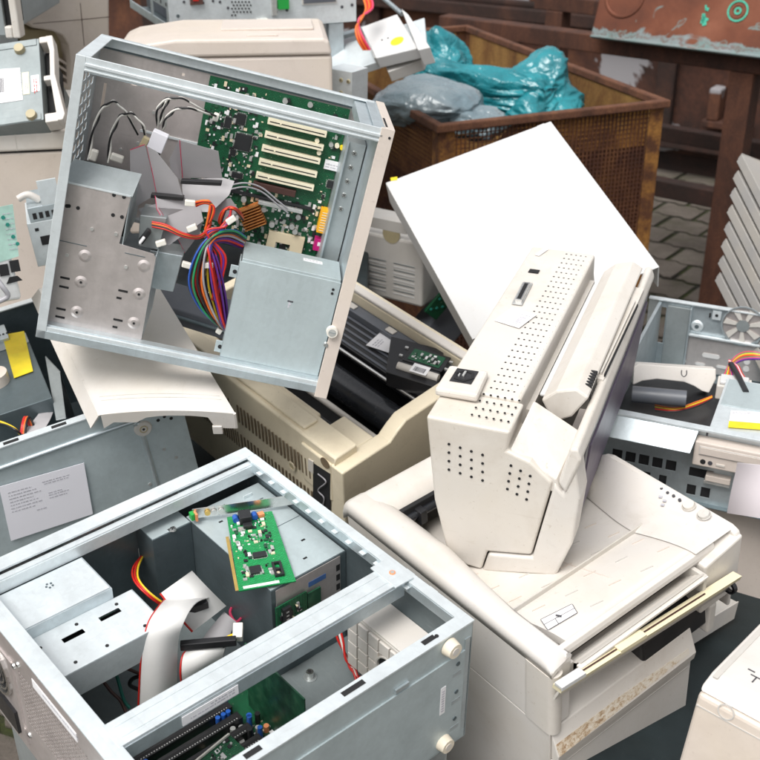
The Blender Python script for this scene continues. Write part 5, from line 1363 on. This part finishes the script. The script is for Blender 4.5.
m = MB(); m.box(.18, .30, -.10, 0, .30, .34, 'rust_frame'); m.box(.20, .26, -.10, 0, .34, .50, 'rust_wall'); m.box(.32, .42, -.08, 0, .28, .33, 'rust_frame'); m.build('bracket', k_root, .008)

pf = at(713, 300, 4.02); pf.z = 0; pt = at(738, 62, 3.62)
fd = Vector((math.cos(R_(-38)), math.sin(R_(-38)), 0)); fn = Vector((-fd.y, fd.x, 0))
FR = Pose([[fd[i], fn[i], UP[i]] for i in range(3)], Vector((pf.x, pf.y, 0)))
f_root = thing('steel_stand', 'dark rusty square tube frame standing on the paving at right under the copper plate', 'frame', FR)
hT = 1.045
for x, y in ((0, 0), (-1.1, 0), (.9, 0), (0, .7), (-1.1, .7)):
    m = MB(); m.box(x - .04, x + .04, y - .04, y + .04, 0, hT - .06, 'rust_frame'); m.build('post', f_root, .004)
for y in (0, .7):
    m = MB(); m.box(-1.2, 1.0, y - .035, y + .035, hT - .06, hT, 'rust_frame'); m.build('beam', f_root, .004)
    m = MB(); m.box(-1.2, 1.0, y - .028, y + .028, .52, .58, 'rust_dark'); m.build('beam', f_root, .004)
m = MB(); m.box(-.03, .03, .035, .665, hT - .055, hT - .005, 'rust_frame'); m.build('beam', f_root, .004)
CPp = [at(590, 42, 3.85), at(800, 62, 3.45)]
CPp[0].z = CPp[1].z = max(CPp[0].z, CPp[1].z)
cx_ = (CPp[1] - CPp[0]).normalized(); lean = (UP * .93 + Vector((.1, .36, 0))).normalized()
CPo = axes(CPp[0], CPp[1], (lean - cx_ * lean.dot(cx_)).normalized())
m = MB(); m.box(0, 1.1, 0, .012, 0, .55, 'copper_patina'); m.box(0, 1.1, -.006, .02, -.004, .006, 'copper_patina')
for t, rr in (((.09, .14), .06),):
    m.ring((t[0], 0, t[1]), (0, -1, 0), rr, rr + .012, .004, 'copper_patina', 32)
cpo = m.build('copper_plate', None, .003, CPo.M); tag(cpo, 'copper plate with green verdigris edge leaning at the top right corner', 'copper plate')
m = MB()
c = CPo.L(738, 11, 1, -.001)
for k in range(3): m.ring(c + Vector((0, -.0012, 0)), (0, -1, 0), .006 + k * .011, .012 + k * .011, .0012, 'verdigris' if k != 1 else 'copper_patina', 24)
c2 = CPo.L(708, 8, 1, -.001); 
for k in range(14): m.obox(c2 + Vector((random.uniform(-.008, .008), -.0012, random.uniform(-.05, .06))), (random.uniform(.006, .016), .0012, random.uniform(.006, .02)), (0, random.uniform(-.4, .4), 0), 'verdigris')
m.build('verdigris_mark', cpo)

# ================================================================== wire mesh bin with bags
BN = Pose([[0.9291, -0.3699, -0.0052], [0.3699, 0.9291, -0.0037], [0.0062, 0.0015, 1.0]], [0.1546, 2.8927, 1.0192])
n_root = thing('mesh_bin', 'rusty brown mesh bin holding plastic bags in front of the dark container', 'bin', BN)
GX, GY, GH = .689, 1.2755, -1.0
m = MB(); m.box(0, GX, 0, GY, GH + .08, GH + .1, 'rust_dark'); m.build('floor', n_root)
for x, y in ((0, 0), (GX, 0), (0, GY), (GX, GY)):
    m = MB(); sx = 1 if x == 0 else -1; sy = 1 if y == 0 else -1
    m.para((x, y, GH), (sx * .045, 0, 0), (0, sy * .006, 0), (0, 0, -GH - .02), 'rust_bin'); m.para((x, y + sy * .006, GH), (sx * .006, 0, 0), (0, sy * .04, 0), (0, 0, -GH - .02), 'rust_bin'); m.build('corner_post', n_root, .002)
m = MB()
m.box(-.012, GX + .012, -.012, .012, -.022, 0, 'rust_rim'); m.box(-.012, GX + .012, GY - .012, GY + .012, -.022, 0, 'rust_rim'); m.box(-.012, .012, .012, GY - .012, -.022, 0, 'rust_rim'); m.box(GX - .012, GX + .012, .012, GY - .012, -.022, 0, 'rust_rim')
m.build('rim', n_root, .004)
def mesh_wall(o, ex, w_, th):
    mm = MB(); ex = vv(ex); n_ = int(w_ / .0125)
    for k in range(1, n_):
        mm.para(vv(o) + ex * (k * .0125), ex * .0030, UP.cross(ex) * .003, (0, 0, -th), 'rust_panel')
    for k in range(1, int(th / .0125)):
        mm.para(vv(o) + UP * (-k * .0125) + UP.cross(ex) * .003, ex * w_, UP.cross(ex) * .003, (0, 0, -.0030), 'rust_panel' if k > 8 else 'rust_bin')
    return mm.build('mesh_panel', n_root)
mesh_wall((.0, .002, -.0225), (1, 0, 0), GX, .86)
mesh_wall((.002, GY, -.0225), (0, -1, 0), GY, .86)
m = MB(); m.prism([(.22, .009, -.022), (GX - .045, .009, -.022), (GX - .045, .009, -.9), (.045, .009, -.9), (.045, .009, -.14), (.14, .009, -.10)], (0, .003, 0), 'rust_panel'); m.box(.24, GX - .045, .0065, .0088, -.125, -.024, 'rust_bin'); m.build('front_sheet', n_root, .002)
m = MB(); m.box(.045, GX - .045, GY - .008, GY - .002, -.9, -.022, 'rust_inside'); m.build('end_sheet', n_root, .002)
m = MB(); m.box(GX - .008, GX - .002, .045, GY - .045, -.9, -.022, 'rust_inside'); m.build('side_sheet', n_root, .002)
m = MB(); m.box(.012, .014, .02, GY - .05, -.9, -.2, 'rust_dark'); m.build('side_sheet', n_root)

def bag(name, c, rad, rz, seed, mat, label, grp=None, amp=.34, tail=None):
    bm_v, bm_f = [], []; NU_, NV_ = 150, 100
    off = Vector((seed * 3.7, seed * 1.3, seed * 2.1))
    for j in range(NV_ + 1):
        ph = math.pi * j / NV_
        for i in range(NU_):
            th = 2 * math.pi * i / NU_
            d = Vector((math.sin(ph) * math.cos(th), math.sin(ph) * math.sin(th), math.cos(ph)))
            r = 1.0
            q = d * 1.2 + off
            q = q + noise.noise_vector(q * 1.3) * .45
            r += amp * noise.noise(q * .9)
            for sc, am in ((1.4, .42), (2.8, .22), (5.5, .09)):
                ds = noise.voronoi(Vector((q.x * .45, q.y * 1.5, q.z * 1.1)) * sc)[0]
                r += amp * am * ((ds[1] - ds[0]) * -1.3 + .5) if sc > 2 else amp * am * (ds[0] * 1.6 - .5)
            v = Vector((d.x * rad[0], d.y * rad[1], d.z * rad[2])) * r
            if tail: v += vv(tail) * max(0, d.dot(vv(tail).normalized())) ** 5
            bm_v.append(v)
    for j in range(NV_):
        for i in range(NU_):
            a = j * NU_ + i; b_ = j * NU_ + (i + 1) % NU_; bm_f.append((a, a + NU_, b_ + NU_, b_))
    mm = MB(); mm.add(bm_v, bm_f, mat, True)
    o = mm.build(name, None, 0, Matrix.Translation(c) @ Matrix.Rotation(rz, 4, 'Z'))
    return tag(o, label, 'bag', grp)
bag('plastic_bag', at(442, 72, 3.55), (.085, .10, .075), .4, 1.3, 'teal_film', 'crumpled teal plastic bag bunched up behind the stripped drive in the bin', 'plastic bags in the rusty bin', .5, (-.02, .0, .05))
bag('plastic_bag', at(482, 90, 3.42), (.20, .09, .065), -.62, 2.6, 'teal_film', 'long folded teal plastic bag across the middle of the rusty bin', 'plastic bags in the rusty bin', .55, (-.04, .0, .03))
bag('plastic_bag', at(530, 104, 3.36), (.115, .11, .075), .3, 4.2, 'teal_film', 'teal plastic bag with a pointed tip at the right end of the bin', 'plastic bags in the rusty bin', .5, (.025, .01, .07))
bag('plastic_bag', at(430, 104, 3.16), (.15, .13, .07), -.45, 7.1, 'grey_film', 'greyish blue stuffed plastic bag at the near left rim of the bin', 'plastic bags in the rusty bin', .20)
bag('plastic_bag', at(476, 122, 3.10), (.08, .07, .045), .2, 9.4, 'grey_film', 'small pale grey plastic bag tucked under the teal bags at the near rim', 'plastic bags in the rusty bin', .25)

# ================================================================== stack of grey covers at the right edge
tips = [(742, 154), (738, 171), (735, 188), (732, 205), (729, 222), (726, 239), (723, 256), (720, 273)]
names = ['topmost', 'second', 'third', 'fourth', 'fifth', 'sixth', 'seventh', 'lowest']
base = None
for k, (tx, ty) in enumerate(tips):
    a = at(tx, ty, 2.35 - k * .006); b_ = at(tx + 66, ty + 128, 2.05 - k * .006); nrm_ = at(tx - 3, ty + 17, 2.344 - k * .006) - a
    e = b_ - a; wv = e.cross(nrm_).normalized(); 
    if wv.y < 0: wv = -wv
    PO_ = axes(a, b_, wv.cross(e).normalized() if wv.cross(e).z > 0 else -wv.cross(e).normalized())
    ln_ = e.length
    if base is None:
        m = MB(); m.prism([(0, 0, 0), (ln_, 0, 0), (ln_, .30, 0), (.03, .30, 0), (0, .27, 0)], (0, 0, -.006), 'slat_grey')
        m.box(.004, ln_, -.003, .0, -.018, .001, 'slat_grey'); m.box(-.003, 0, 0, .26, -.014, .001, 'slat_grey')
        base = m.build('plastic_cover', None, .0025, PO_.M); o = base
    else:
        o = base.copy(); col.objects.link(o); o.matrix_world = PO_.M
    tag(o, '%s grey plastic cover in the tilted stack at the right edge' % names[k], 'plastic cover', 'grey covers stacked at the right edge')

# ================================================================== left edge: devices behind the cases
L1 = Pose([[0.9885, 0.0284, -0.1486], [0.0865, 0.6999, 0.709], [0.1242, -0.7137, 0.6893]], [-0.6891, 2.0828, 1.3683])
g_root = thing('computer_case', 'closed grey case with paper label and two round feet, left edge', 'computer case', L1)
m = MB(); m.box(-.30, .074, 0, .42, -.17, 0, 'case_grey'); m.box(-.30, .07, -.0015, 0, -.014, -.0005, 'case_grey'); m.box(-.30, .07, -.0015, 0, -.169, -.156, 'case_grey'); m.build('body', g_root, .0015)
for p in ((20, 50), (32, 116)):
    c = L1.L(p[0], p[1], 1, 0); m = MB(); m.cyl((c.x, 0, c.z), (c.x, -.009, c.z), .010, 'foot_dirty', 18, .0085); m.build('foot', g_root, .001)
q = L1.Q([(-8, 70), (20, 68), (23, 100), (-5, 104)], 1, -.0004)
m = MB(); m.prism(q, (0, -.0006, 0), 'white_label'); text_rows(m, q[0] + Vector((0, -.0007, 0)), q[1] - q[0], q[3] - q[0], (0, -1, 0), [(.02, .006 + k * .006, .03) for k in range(9)], 'ink', 3, .002); barcode(m, q[0] + Vector((.008, -.0007, -.02)), (1, 0, 0), (0, 0, -1), (0, -1, 0), .012, .03); m.build('paper_label', g_root)
for (a0, a1, mt) in (((22, 73), (30, 94), 'cream_label'), ((31, 76), (40, 91), 'white_label')):
    c0, c1 = L1.L(*a0, 1, 0), L1.L(*a1, 1, 0); m = MB(); m.box(c0.x, c1.x, -.0008, 0, c1.z, c0.z, mt); text_rows(m, (c0.x + .004, -.0008, c0.z - .008), (0, 0, -1), (1, 0, 0), (0, -1, 0), [(0, 0, .03), (0, .004, .028)], 'ink' if mt == 'cream_label' else 'red_wire', 4, .002); m.build('label', g_root)
m = MB(); hh = [(.074, .0, .004), (.098, .0, .004), (.101, .0, -.03), (.098, .0, -.075), (.112, .0, -.165), (.108, .0, -.176), (.088, .0, -.176), (.089, .0, -.16)]
m.prism([(.086, -.002, .002), (.099, -.002, .002), (.101, -.002, -.03), (.099, -.002, -.08), (.112, -.002, -.165), (.108, -.002, -.176), (.098, -.002, -.176), (.09, -.002, -.085), (.092, -.002, -.03)], (0, .03, 0), 'ivory_plastic')
m.box(.074, .09, .0, .03, -.010, .003, 'ivory_plastic'); m.box(.076, .10, .0, .03, -.176, -.158, 'ivory_plastic'); m.box(.078, .094, .0, .02, -.09, -.08, 'ivory_plastic'); m.box(.075, .088, .03, .10, -.16, -.01, 'hole_dark')
m.build('front_bezel', g_root, .002)

c0 = at(-30, 36, 2.12); LT = axes(c0, at(12, 36, 2.12), UP)
h_root = thing('computer_case', 'upright case with open dark front in the top left corner', 'computer case', LT)
m = MB(); m.box(-.2, .068, .0, .4, 0, .3, 'grey_steel'); m.box(.0685, .082, .01, .08, .015, .3, 'hole_dark'); m.build('body', h_root, .002)
m = MB(); m.box(.082, .096, -.004, .03, -.004, .3, 'ivory_plastic'); m.box(.068, .082, -.004, .02, -.004, .018, 'ivory_plastic'); m.build('front_bezel', h_root, .003)

L4 = Pose([[0.3795, -0.9248, 0.0267], [0.9246, 0.3802, 0.0257], [-0.034, 0.015, 0.9993]], [-0.6624, 1.9131, 1.2186])
bb = Pose([[.985, -.17, 0], [.17, .985, 0], [0, 0, 1]], at(0, 150, 2.02))
o_root = thing('desk_printer', 'wide pinkish beige printer with a seamed lid under the labelled case at left', 'printer', bb)
m = MB(); m.prism([(-.3, 0, -.36), (.115, 0, -.36), (.125, 0, -.02), (.125, 0, -.006), (-.3, 0, -.006)], (0, .34, 0), 'pink_beige'); m.build('body', o_root, .005)
m = MB(); m.box(-.3, .128, -.006, .34, -.003, .03, 'ivory_plastic'); m.build('lid', o_root, .005, seg=3)
m = MB(); m.box(.03, .0312, -.0065, .3, -.002, .0306, 'grey_plastic'); m.box(-.3, .12, -.0008, .001, -.006, -.003, 'hole_dark'); m.build('seam', o_root)
m = MB(); m.box(-.28, .14, -.10, .28, -.40, -.37, 'ivory_plastic'); m.build('base', o_root, .006)

c0 = at(22, 300, 1.74); LS = Pose([[.93, -.36, -.04], [.36, .93, 0], [.04, 0, 1]], c0)
s_root = thing('label_printer', 'small white device with a greenish faded sticker at the left edge', 'device', LS)
m = MB(); m.prism([(-.16, 0, 0), (0, 0, 0), (-.006, 0, .14), (-.016, 0, .185), (-.05, 0, .20), (-.16, 0, .20)], (0, .12, 0), 'clean_white'); m.build('body', s_root, .006, seg=3)
m = MB(); q = LS.Q([(-6, 208), (13, 204), (19, 256), (-6, 264)], 1, -.0006); m.prism(q, (0, .0008, 0), 'mint_label')
for k in range(4): cc_ = q[0].lerp(q[2], .2 + .2 * k); m.disc(cc_ + Vector((.006, -.0008, .004 * (k % 2))), (0, -1, 0), .003, 'teal_wire', 10)
text_rows(m, q[0] + Vector((.01, -.0007, -.01)), (1, 0, 0), (0, 0, -1), (0, -1, 0), [(0, .008 * k, .014) for k in range(8)], 'ink', 5, .0014); m.build('sticker', s_root)
m = MB(); 
for p in ((15, 266), (4, 270)): c = LS.L(p[0], p[1], 1, -.001); m.box(c.x - .007, c.x + .007, -.002, .001, c.z - .009, c.z + .009, 'hole_dark')
c = LS.L(14, 279, 1, -.001); m.prism([(c.x - .012, -.0015, c.z - .006), (c.x + .012, -.0015, c.z - .004), (c.x + .006, -.0015, c.z + .004), (c.x - .006, -.0015, c.z + .004)], (0, .002, 0), 'hole_dark'); m.build('socket', s_root)
m = MB(); m.tube([LS.L(-4, 278, 1, -.02), LS.L(2, 286, 1, -.03), LS.L(8, 296, 1, -.03), LS.L(-2, 302, 1, -.03)], .004, 'grey_wire', 8); m.build('cable', s_root)

c0 = at(38, 267, 1.84); LB = Pose([[.95, -.3, -.10], [.3, .95, .0], [.10, 0, .99]], c0)
x_root = thing('loose_drive', 'small bare metal drive poking out behind the left rail of the standing case', 'drive', LB)
m = MB(); m.box(0, .08, 0, .12, 0, .075, 'bright_zinc'); m.box(.006, .08, .0, .1, .075, .10, 'zinc_steel'); m.build('body', x_root, .001)
m = MB(); m.box(.015, .04, -.001, .001, .035, .05, 'hole_dark'); m.box(.01, .016, -.001, .001, .06, .065, 'hole_dark')
for k in range(4): m.box(.012 + k * .01, .018 + k * .01, -.001, .001, .08, .09, 'hole_dark')
m.build('port', x_root)
m = MB(); m.tube([(-.004, .02, .112), (.012, .02, .116), (.028, .02, .104)], .006, 'white_plastic', 8); m.box(.03, .06, .0, .004, .10, .14, 'bright_zinc'); m.build('clip', x_root)

L2 = Pose([[0.8378, -0.5458, 0.0142], [0.5458, 0.8379, 0.0041], [-0.0141, 0.0043, 0.9999]], [-0.7878, 2.6299, 1.3124])
q_root = thing('desk_printer', 'beige printer with a curved dark paper bay, behind at the top left', 'printer', L2)
m = MB(); pz = [(20, -12), (109, -12), (110, 118), (72, 118), (71, 60), (69, 46), (63, 36), (52, 31), (33, 28), (21, 17)]
m.prism(L2.Q(pz, 1, 0), (0, .3, 0), 'pink_beige'); m.build('body', q_root, .004)
m = MB(); q = L2.Q([(20, 30), (74, 30), (74, 118), (20, 118)], 1, .06); m.prism(q, (0, .2, 0), 'foot_dirty')
for k in range(4):
    a, b_ = L2.L(44, 48 + k * 7, 1, .03), L2.L(72, 66 + k * 7, 1, .03); m.para(a, b_ - a, (0, .03, 0), (0, 0, -.007), 'pink_beige')
m.build('paper_bay', q_root)
m = MB()
for a_, b_ in (((33, 24), (80, 20)), ((80, 20), (110, 17))):
    a, b__ = L2.L(*a_, 1, -.0005), L2.L(*b_, 1, -.0005); m.para(a, b__ - a, (0, .001, 0), (0, 0, .0012), 'brown_slot')
a, b__ = L2.L(80, 3, 1, -.0005), L2.L(84, 46, 1, -.0005); m.para(a, b__ - a, (0, .001, 0), (.0014, 0, 0), 'brown_slot')
for k in range(4):
    a, b__ = L2.L(22 + k * 8, 8 - k * 2, 1, -.001), L2.L(30 + k * 10, -10, 1, -.001); m.para(a, b__ - a, (0, .001, 0), (.002, 0, 0), 'brown_slot')
m.build('seam', q_root)
m = MB(); m.box(-.16, -.02, .05, .2, -.06, .0, 'zinc_steel'); sb = m.build('metal_bracket', None, .002, L2.M); tag(sb, 'small grey metal bracket between the corner case and the curved beige printer', 'bracket')

T1 = Pose([[0.9146, -0.4044, 0.0038], [0.4044, 0.9146, -0.0048], [-0.0016, 0.0059, 1.0]], [-0.4881, 2.7039, 1.3839])
u_root = thing('metal_chassis', 'stripped metal equipment chassis with perforated back plate along the top edge', 'chassis', T1)
z0 = T1.L(168, 35, 1, 0).z
m = MB(); m.box(.0, .47, 0, .003, z0, .12, 'bright_zinc'); m.box(.003, .47, .003, .40, z0, z0 + .003, 'shaded_zinc'); m.box(.467, .47, .003, .4, z0, .12, 'zinc_steel'); m.build('back_plate', u_root, .001)
m = MB()
for zz in (z0, z0 + .055, z0 + .115): m.box(0, .003, .003, .42, zz, zz + .02, 'zinc_steel')
for yy in (.003, .16, .40): m.box(0, .003, yy, yy + .022, z0 + .02, z0 + .055, 'zinc_steel'); m.box(0, .003, yy, yy + .022, z0 + .075, z0 + .115, 'zinc_steel')
m.box(.04, .046, .02, .4, z0 + .005, .1, 'slate_plastic')
for k in range(8): m.disc((-.0004, .02 + k * .05, z0 + .065), (-1, 0, 0), .0045, 'hole_dark', 10)
m.build('side_frame', u_root, .001)
m = MB()
def t1(px, py): return T1.L(px, py, 1, -.0006)
for k in range(26):
    c = t1(232 + (k % 6) * 3.4 + (k // 6 % 2) * 1.7, 2 + (k // 6) * 3.3); m.disc(c, (0, -1, 0), .0022, 'hole_dark', 8)
for p in ((192, 1), (203, 3), (184, 2), (213, 1), (220, 2), (228, 8), (287, 10), (276, 12), (342, 7), (352, 5), (178, 16)): m.disc(t1(*p), (0, -1, 0), .004 if p[0] > 270 or p[1] == 16 else .0032, 'dark_ink' if p[1] != 16 else 'shaded_zinc', 12)
m.build('vent_holes', u_root)
m = MB(); a = t1(190, 3); m.box(a.x, a.x + .03, -.006, 0, a.z - .004, a.z + .02, 'brown_wire'); m.box(a.x + .006, a.x + .02, -.008, -.006, a.z + .004, a.z + .012, 'red_wire'); a = t1(283, 6); m.box(a.x - .014, a.x + .012, -.012, 0, a.z - .006, a.z + .02, 'green_part'); m.box(a.x - .03, a.x - .018, -.008, 0, a.z - .02, a.z + .02, 'tin'); a = t1(302, 5); m.box(a.x, a.x + .09, -.003, 0, a.z, a.z + .03, 'grey_plastic'); m.box(a.x + .003, a.x + .087, -.004, -.003, a.z + .003, a.z + .03, 'slate_plastic'); m.build('connector', u_root, .001)
m = MB(); a = t1(262, 22); m.box(a.x - .014, a.x + .014, -.008, .0, a.z - .006, a.z + .008, 'nylon'); m.build('plug', u_root, .002)
for i, c_ in enumerate(['yellow', 'red', 'black']):
    cabl(u_root, T1, 'wire', c_, [(272 + i * 2, 34, .0), (280, 24 + i, .0), (288, 16 + i, .0)], .002, 6) if False else None
m = MB(); m.box(.31, .40, .02, .06, z0 - .30, z0 - .002, 'grey_steel'); m.box(.40, .44, .01, .05, z0 - .30, z0 - .002, 'zinc_steel'); m.box(.02, .31, .06, .08, z0 - .3, z0 - .002, 'brown_slot'); m.build('support_column', u_root, .002)

T2 = Pose([[0.9955, -0.0944, -0.0033], [0.0944, 0.9953, 0.0218], [0.0012, -0.022, 0.9998]], [-0.4984, 2.1306, 1.3313])
v_root = thing('desk_printer', 'pale pink beige printer with rounded lid directly behind the standing case', 'printer', T2)
m = MB(); m.box(.0, .41, .004, .26, -.34, .0, 'pink_beige'); m.build('body', v_root, .006)
m = MB(); m.prism([(.0, 0, .001), (.41, 0, .001), (.405, 0, .026), (.395, 0, .032), (.12, 0, .034), (.03, 0, .022), (.005, 0, .012)], (0, .26, 0), 'pink_beige'); m.build('lid', v_root, .006, seg=3)
m = MB(); m.box(.20, .38, .10, .22, .0325, .0375, 'pink_beige'); m.box(.25, .31, .03, .038, .0325, .0355, 'pink_beige'); m.build('lid_handle', v_root, .004)

c0 = at(338, 96, 2.42); SB = axes(c0, at(354, 99, 2.40), UP)
m = MB(); m.box(-.03, .036, 0, .06, -.05, .055, 'bright_zinc'); m.box(-.03, .036, -.002, 0, .0, .002, 'hole_dark')
for p in ((.008, .035), (.008, .008), (.027, .035)): screw(m, (p[0], 0, p[1]), (0, -1, 0), .005, 'foot_dirty')
sb = m.build('metal_box', None, .001, SB.M); tag(sb, 'small light metal box with screws between the pink printer and rusty bin', 'metal box')

# white stripped drive resting on the rusty bin
TF = [at(330, 78, 2.76), at(428, 46, 2.70)]
T4 = axes(TF[0], TF[1], (UP * .9 + Vector((-.05, -.35, 0))).normalized())
T4 = axes(TF[0], TF[1], (T4.R @ UP))
y_root = thing('stripped_drive', 'white stripped metal drive with a yellow sticker perched on the bin', 'drive', T4)
m = MB(); m.box(-.02, .25, 0, .13, -.006, 0, 'bright_zinc'); m.box(-.02, .25, -.004, 0, -.016, .004, 'bright_zinc'); m.build('tray', y_root, .001)
q = T4.Q([(361, 27), (397, 14), (418, 48), (376, 58)], 2, .03)
m = MB(); m.prism(q, (0, 0, -.03), 'clean_white'); m.build('drive_body', y_root, .002)
m = MB(); c = T4.L(397, 41, 2, .0304); m.cyl((c.x, c.y, .0301), (c.x, c.y, .0306), .017, 'yellow_label', 20); m.build('sticker', y_root)
m = MB()
for p in ((382, 40), (388, 38)): c = T4.L(p[0], p[1], 2, .0304); m.disc(c, UP, .0022, 'hole_dark')
m.build('vent_holes', y_root)
m = MB(); q = T4.Q([(401, 8), (408, 14), (430, 47), (418, 50)], 2, .045); m.prism(q, (0, 0, -.045), 'clean_white'); m.build('side_plate', y_root, .002)
m = MB(); q = T4.Q([(384, 62), (424, 52), (421, 60), (388, 72)], 2, -.012); m.prism(q, (0, 0, -.03), 'grey_plastic'); m.build('lower_unit', y_root, .002)
m = MB(); q = T4.Q([(361, 28), (366, 28), (379, 56), (374, 58)], 2, .02); m.prism(q, (0, 0, -.02), 'tin'); m.build('connector', y_root, .001)
for i, c_ in enumerate(['orange', 'red', 'orange', 'red', 'pink']):
    m = MB(); m.tube([at(362 + i * 2, -6, 2.72), at(366 + i * 1.6, 8, 2.70), at(362 - i * .6, 18, 2.68), at(356 + i * .8, 28, 2.68), at(358 + i * 1.6, 40, 2.68), at(364 + i * 1.5, 50, 2.69)], .003, c_ + '_wire', 6); w_o = m.build('wire', y_root); w_o.matrix_parent_inverse = y_root.matrix_world.inverted()
m = MB(); m.box(0, .10, 0, .04, 0, .06, 'zinc_steel'); m.box(.02, .08, -.003, 0, .01, .05, 'paper'); mo = m.build('metal_bracket', None, .002, axes(at(336, 62, 2.95), at(368, 52, 2.95), UP).M); tag(mo, 'crumpled metal bracket with a scrap of paper left of the stripped drive', 'bracket')
m = MB(); m.cyl(at(376, -8, 2.95), at(402, 14, 2.85), .006, 'zinc_steel', 10); ro = m.build('metal_rod'); tag(ro, 'thin grey metal rod slanting down to the stripped drive', 'rod')

m = MB(); a, b_ = at(140, 298, 1.80), at(250, 332, 1.76); d_ = (b_ - a); u_ = at(140, 314, 1.80) - a
m.para(a, d_, u_, Vector((.01, .05, .02)), 'slate_plastic'); m.para(a + u_ * .3 - Vector((0, .006, 0)), d_, u_ * .2, Vector((0, .006, 0)), 'shaded_zinc'); rl = m.build('metal_rail', None, .002); tag(rl, 'dark metal rail seen through the lower opening of the standing case', 'rail')

# vented grey panel device and green strip in the gap under the white cover
Gp = Pose([[0.3988, 0.9167, -0.026], [-0.915, 0.3996, 0.0553], [0.0611, 0.0017, 0.9981]], [0.0785, 1.9363, 0.9228])
G_ = Pose([[.84, .54, 0], [-.54, .84, 0], [0, 0, 1]], at(422, 308, 2.5))
z_root = thing('vented_device', 'grey device with rows of vent lines in the gap under the white cover', 'device', G_)
m = MB(); m.box(-.34, 0, 0, .16, 0, .15, 'grey_plastic'); m.build('body', z_root, .006)
m = MB()
for g, u0 in enumerate((-.075, -.15, -.225)):
    for k in range(10): m.box(u0, u0 + .055, -.0008, .001, .018 + k * .008, .0205 + k * .008, 'grey_steel' if k % 2 else 'clean_white')
m.build('vent_lines', z_root)
m = MB(); c = G_.L(391, 234, 1, -.001); m.cyl((c.x, -.0008, c.z), (c.x, .002, c.z), .022, 'foot_dirty', 24); m.box(c.x - .07, c.x + .04, -.0012, .001, c.z + .006, c.z + .03, 'grey_plastic'); m.build('finger_recess', z_root)
GB = axes(at(425, 312, 2.5), at(452, 332, 2.54), UP)
m = MB(); m.box(0, .035, 0, .01, 0, .16, 'pcb_green'); 
for k in range(14): m.box(.004 + (k % 3) * .009, .009 + (k % 3) * .009, -.003, 0, .01 + k * .01, .016 + k * .01, 'teal_wire')
gb = m.build('green_board', None, .001, GB.M); tag(gb, 'narrow green board upright between the vented device and the white cover', 'board')
m = MB(); m.box(.04, .12, .02, .1, -.1, .14, 'slate_plastic'); sb2 = m.build('dark_casing', None, .004, GB.M); tag(sb2, 'dark casing in shadow just right of the narrow green board', 'casing')

m = MB(); m.box(.445, .80, .16, .62, -.36, -.03, 'grey_steel'); m.box(.47, .60, .20, .46, -.03, -.026, 'zinc_steel'); m.box(.46, .54, .24, .30, -.026, .0, 'pink_beige'); m.box(.63, .70, .2, .5, -.03, -.02, 'shaded_zinc')
for k in range(8): m.disc((.48 + (k % 4) * .03, .34 + (k // 4) * .07, -.0258), UP, .005, 'hole_dark')
ob = m.build('metal_case', None, .002, A.M); tag(ob, 'grey metal case wedged beside the rear vents of the front open case, bottom left', 'metal case')

m = MB(); c_ = at(200, 285, 2.35); m.box(c_.x - .28, c_.x + .35, c_.y - .1, c_.y + .4, .1, c_.z, 'shade_steel'); ob = m.build('metal_case', None, .004); tag(ob, 'added dark block standing for shade behind the lower opening of the standing case', 'metal case')  # added dark mass, stands for the shade behind the opening
# lower pile: closed cases that carry what is seen above
for nm, lab, M_, b_ in (
    ('storage_box', 'plain grey steel box under the front open case', A.M, (.01, .40, .02, .43, -.70, -.004)),
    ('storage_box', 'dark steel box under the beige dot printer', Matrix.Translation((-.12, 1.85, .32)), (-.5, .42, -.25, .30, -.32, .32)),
    ('storage_box', 'pale steel box under the laser printer', P.M, (.02, .38, .02, .31, -.85, -.425)),
    ('storage_box', 'grey steel box under the case with the paper sheet', D.M, (-.40, -.005, .0, .42, -.68, -.235))):
    m = MB(); m.box(*b_, 'shade_steel' if 'dark' in lab else 'grey_steel'); o = m.build(nm, None, .004, M_); tag(o, lab, 'box')

# ================================================================== light and colour
w = bpy.data.worlds.new('World'); scn.world = w; w.use_nodes = True
nt = w.node_tree
sky = nt.nodes.new('ShaderNodeTexSky'); sky.sky_type = 'NISHITA'; sky.sun_disc = False
SUN_EL, SUN_AZ = 60.0, 212.0            # azimuth clockwise from +Y
sky.sun_elevation = R_(SUN_EL); sky.sun_rotation = R_(SUN_AZ)
sky.air_density = 1.0; sky.dust_density = 4.0; sky.ozone_density = 1.0
hs_ = nt.nodes.new('ShaderNodeHueSaturation'); hs_.inputs['Saturation'].default_value = .12
nt.links.new(sky.outputs[0], hs_.inputs['Color'])
nt.links.new(hs_.outputs[0], nt.nodes['Background'].inputs['Color'])
nt.nodes['Background'].inputs['Strength'].default_value = .15
sl = bpy.data.lights.new('sun', 'SUN'); sl.energy = 1.7; sl.angle = R_(32); sl.color = (1, .97, .93)
so = bpy.data.objects.new('sun', sl); col.objects.link(so)
d = Vector((math.sin(R_(SUN_AZ)) * math.cos(R_(SUN_EL)), math.cos(R_(SUN_AZ)) * math.cos(R_(SUN_EL)), math.sin(R_(SUN_EL))))
so.rotation_euler = d.to_track_quat('Z', 'Y').to_euler(); so.location = d * 20
vs = scn.view_settings
scn.display_settings.display_device = 'sRGB'
vs.view_transform = 'Standard'; vs.look = 'None'; vs.gamma = 1; vs.use_curve_mapping = False
vs.exposure = 0.36
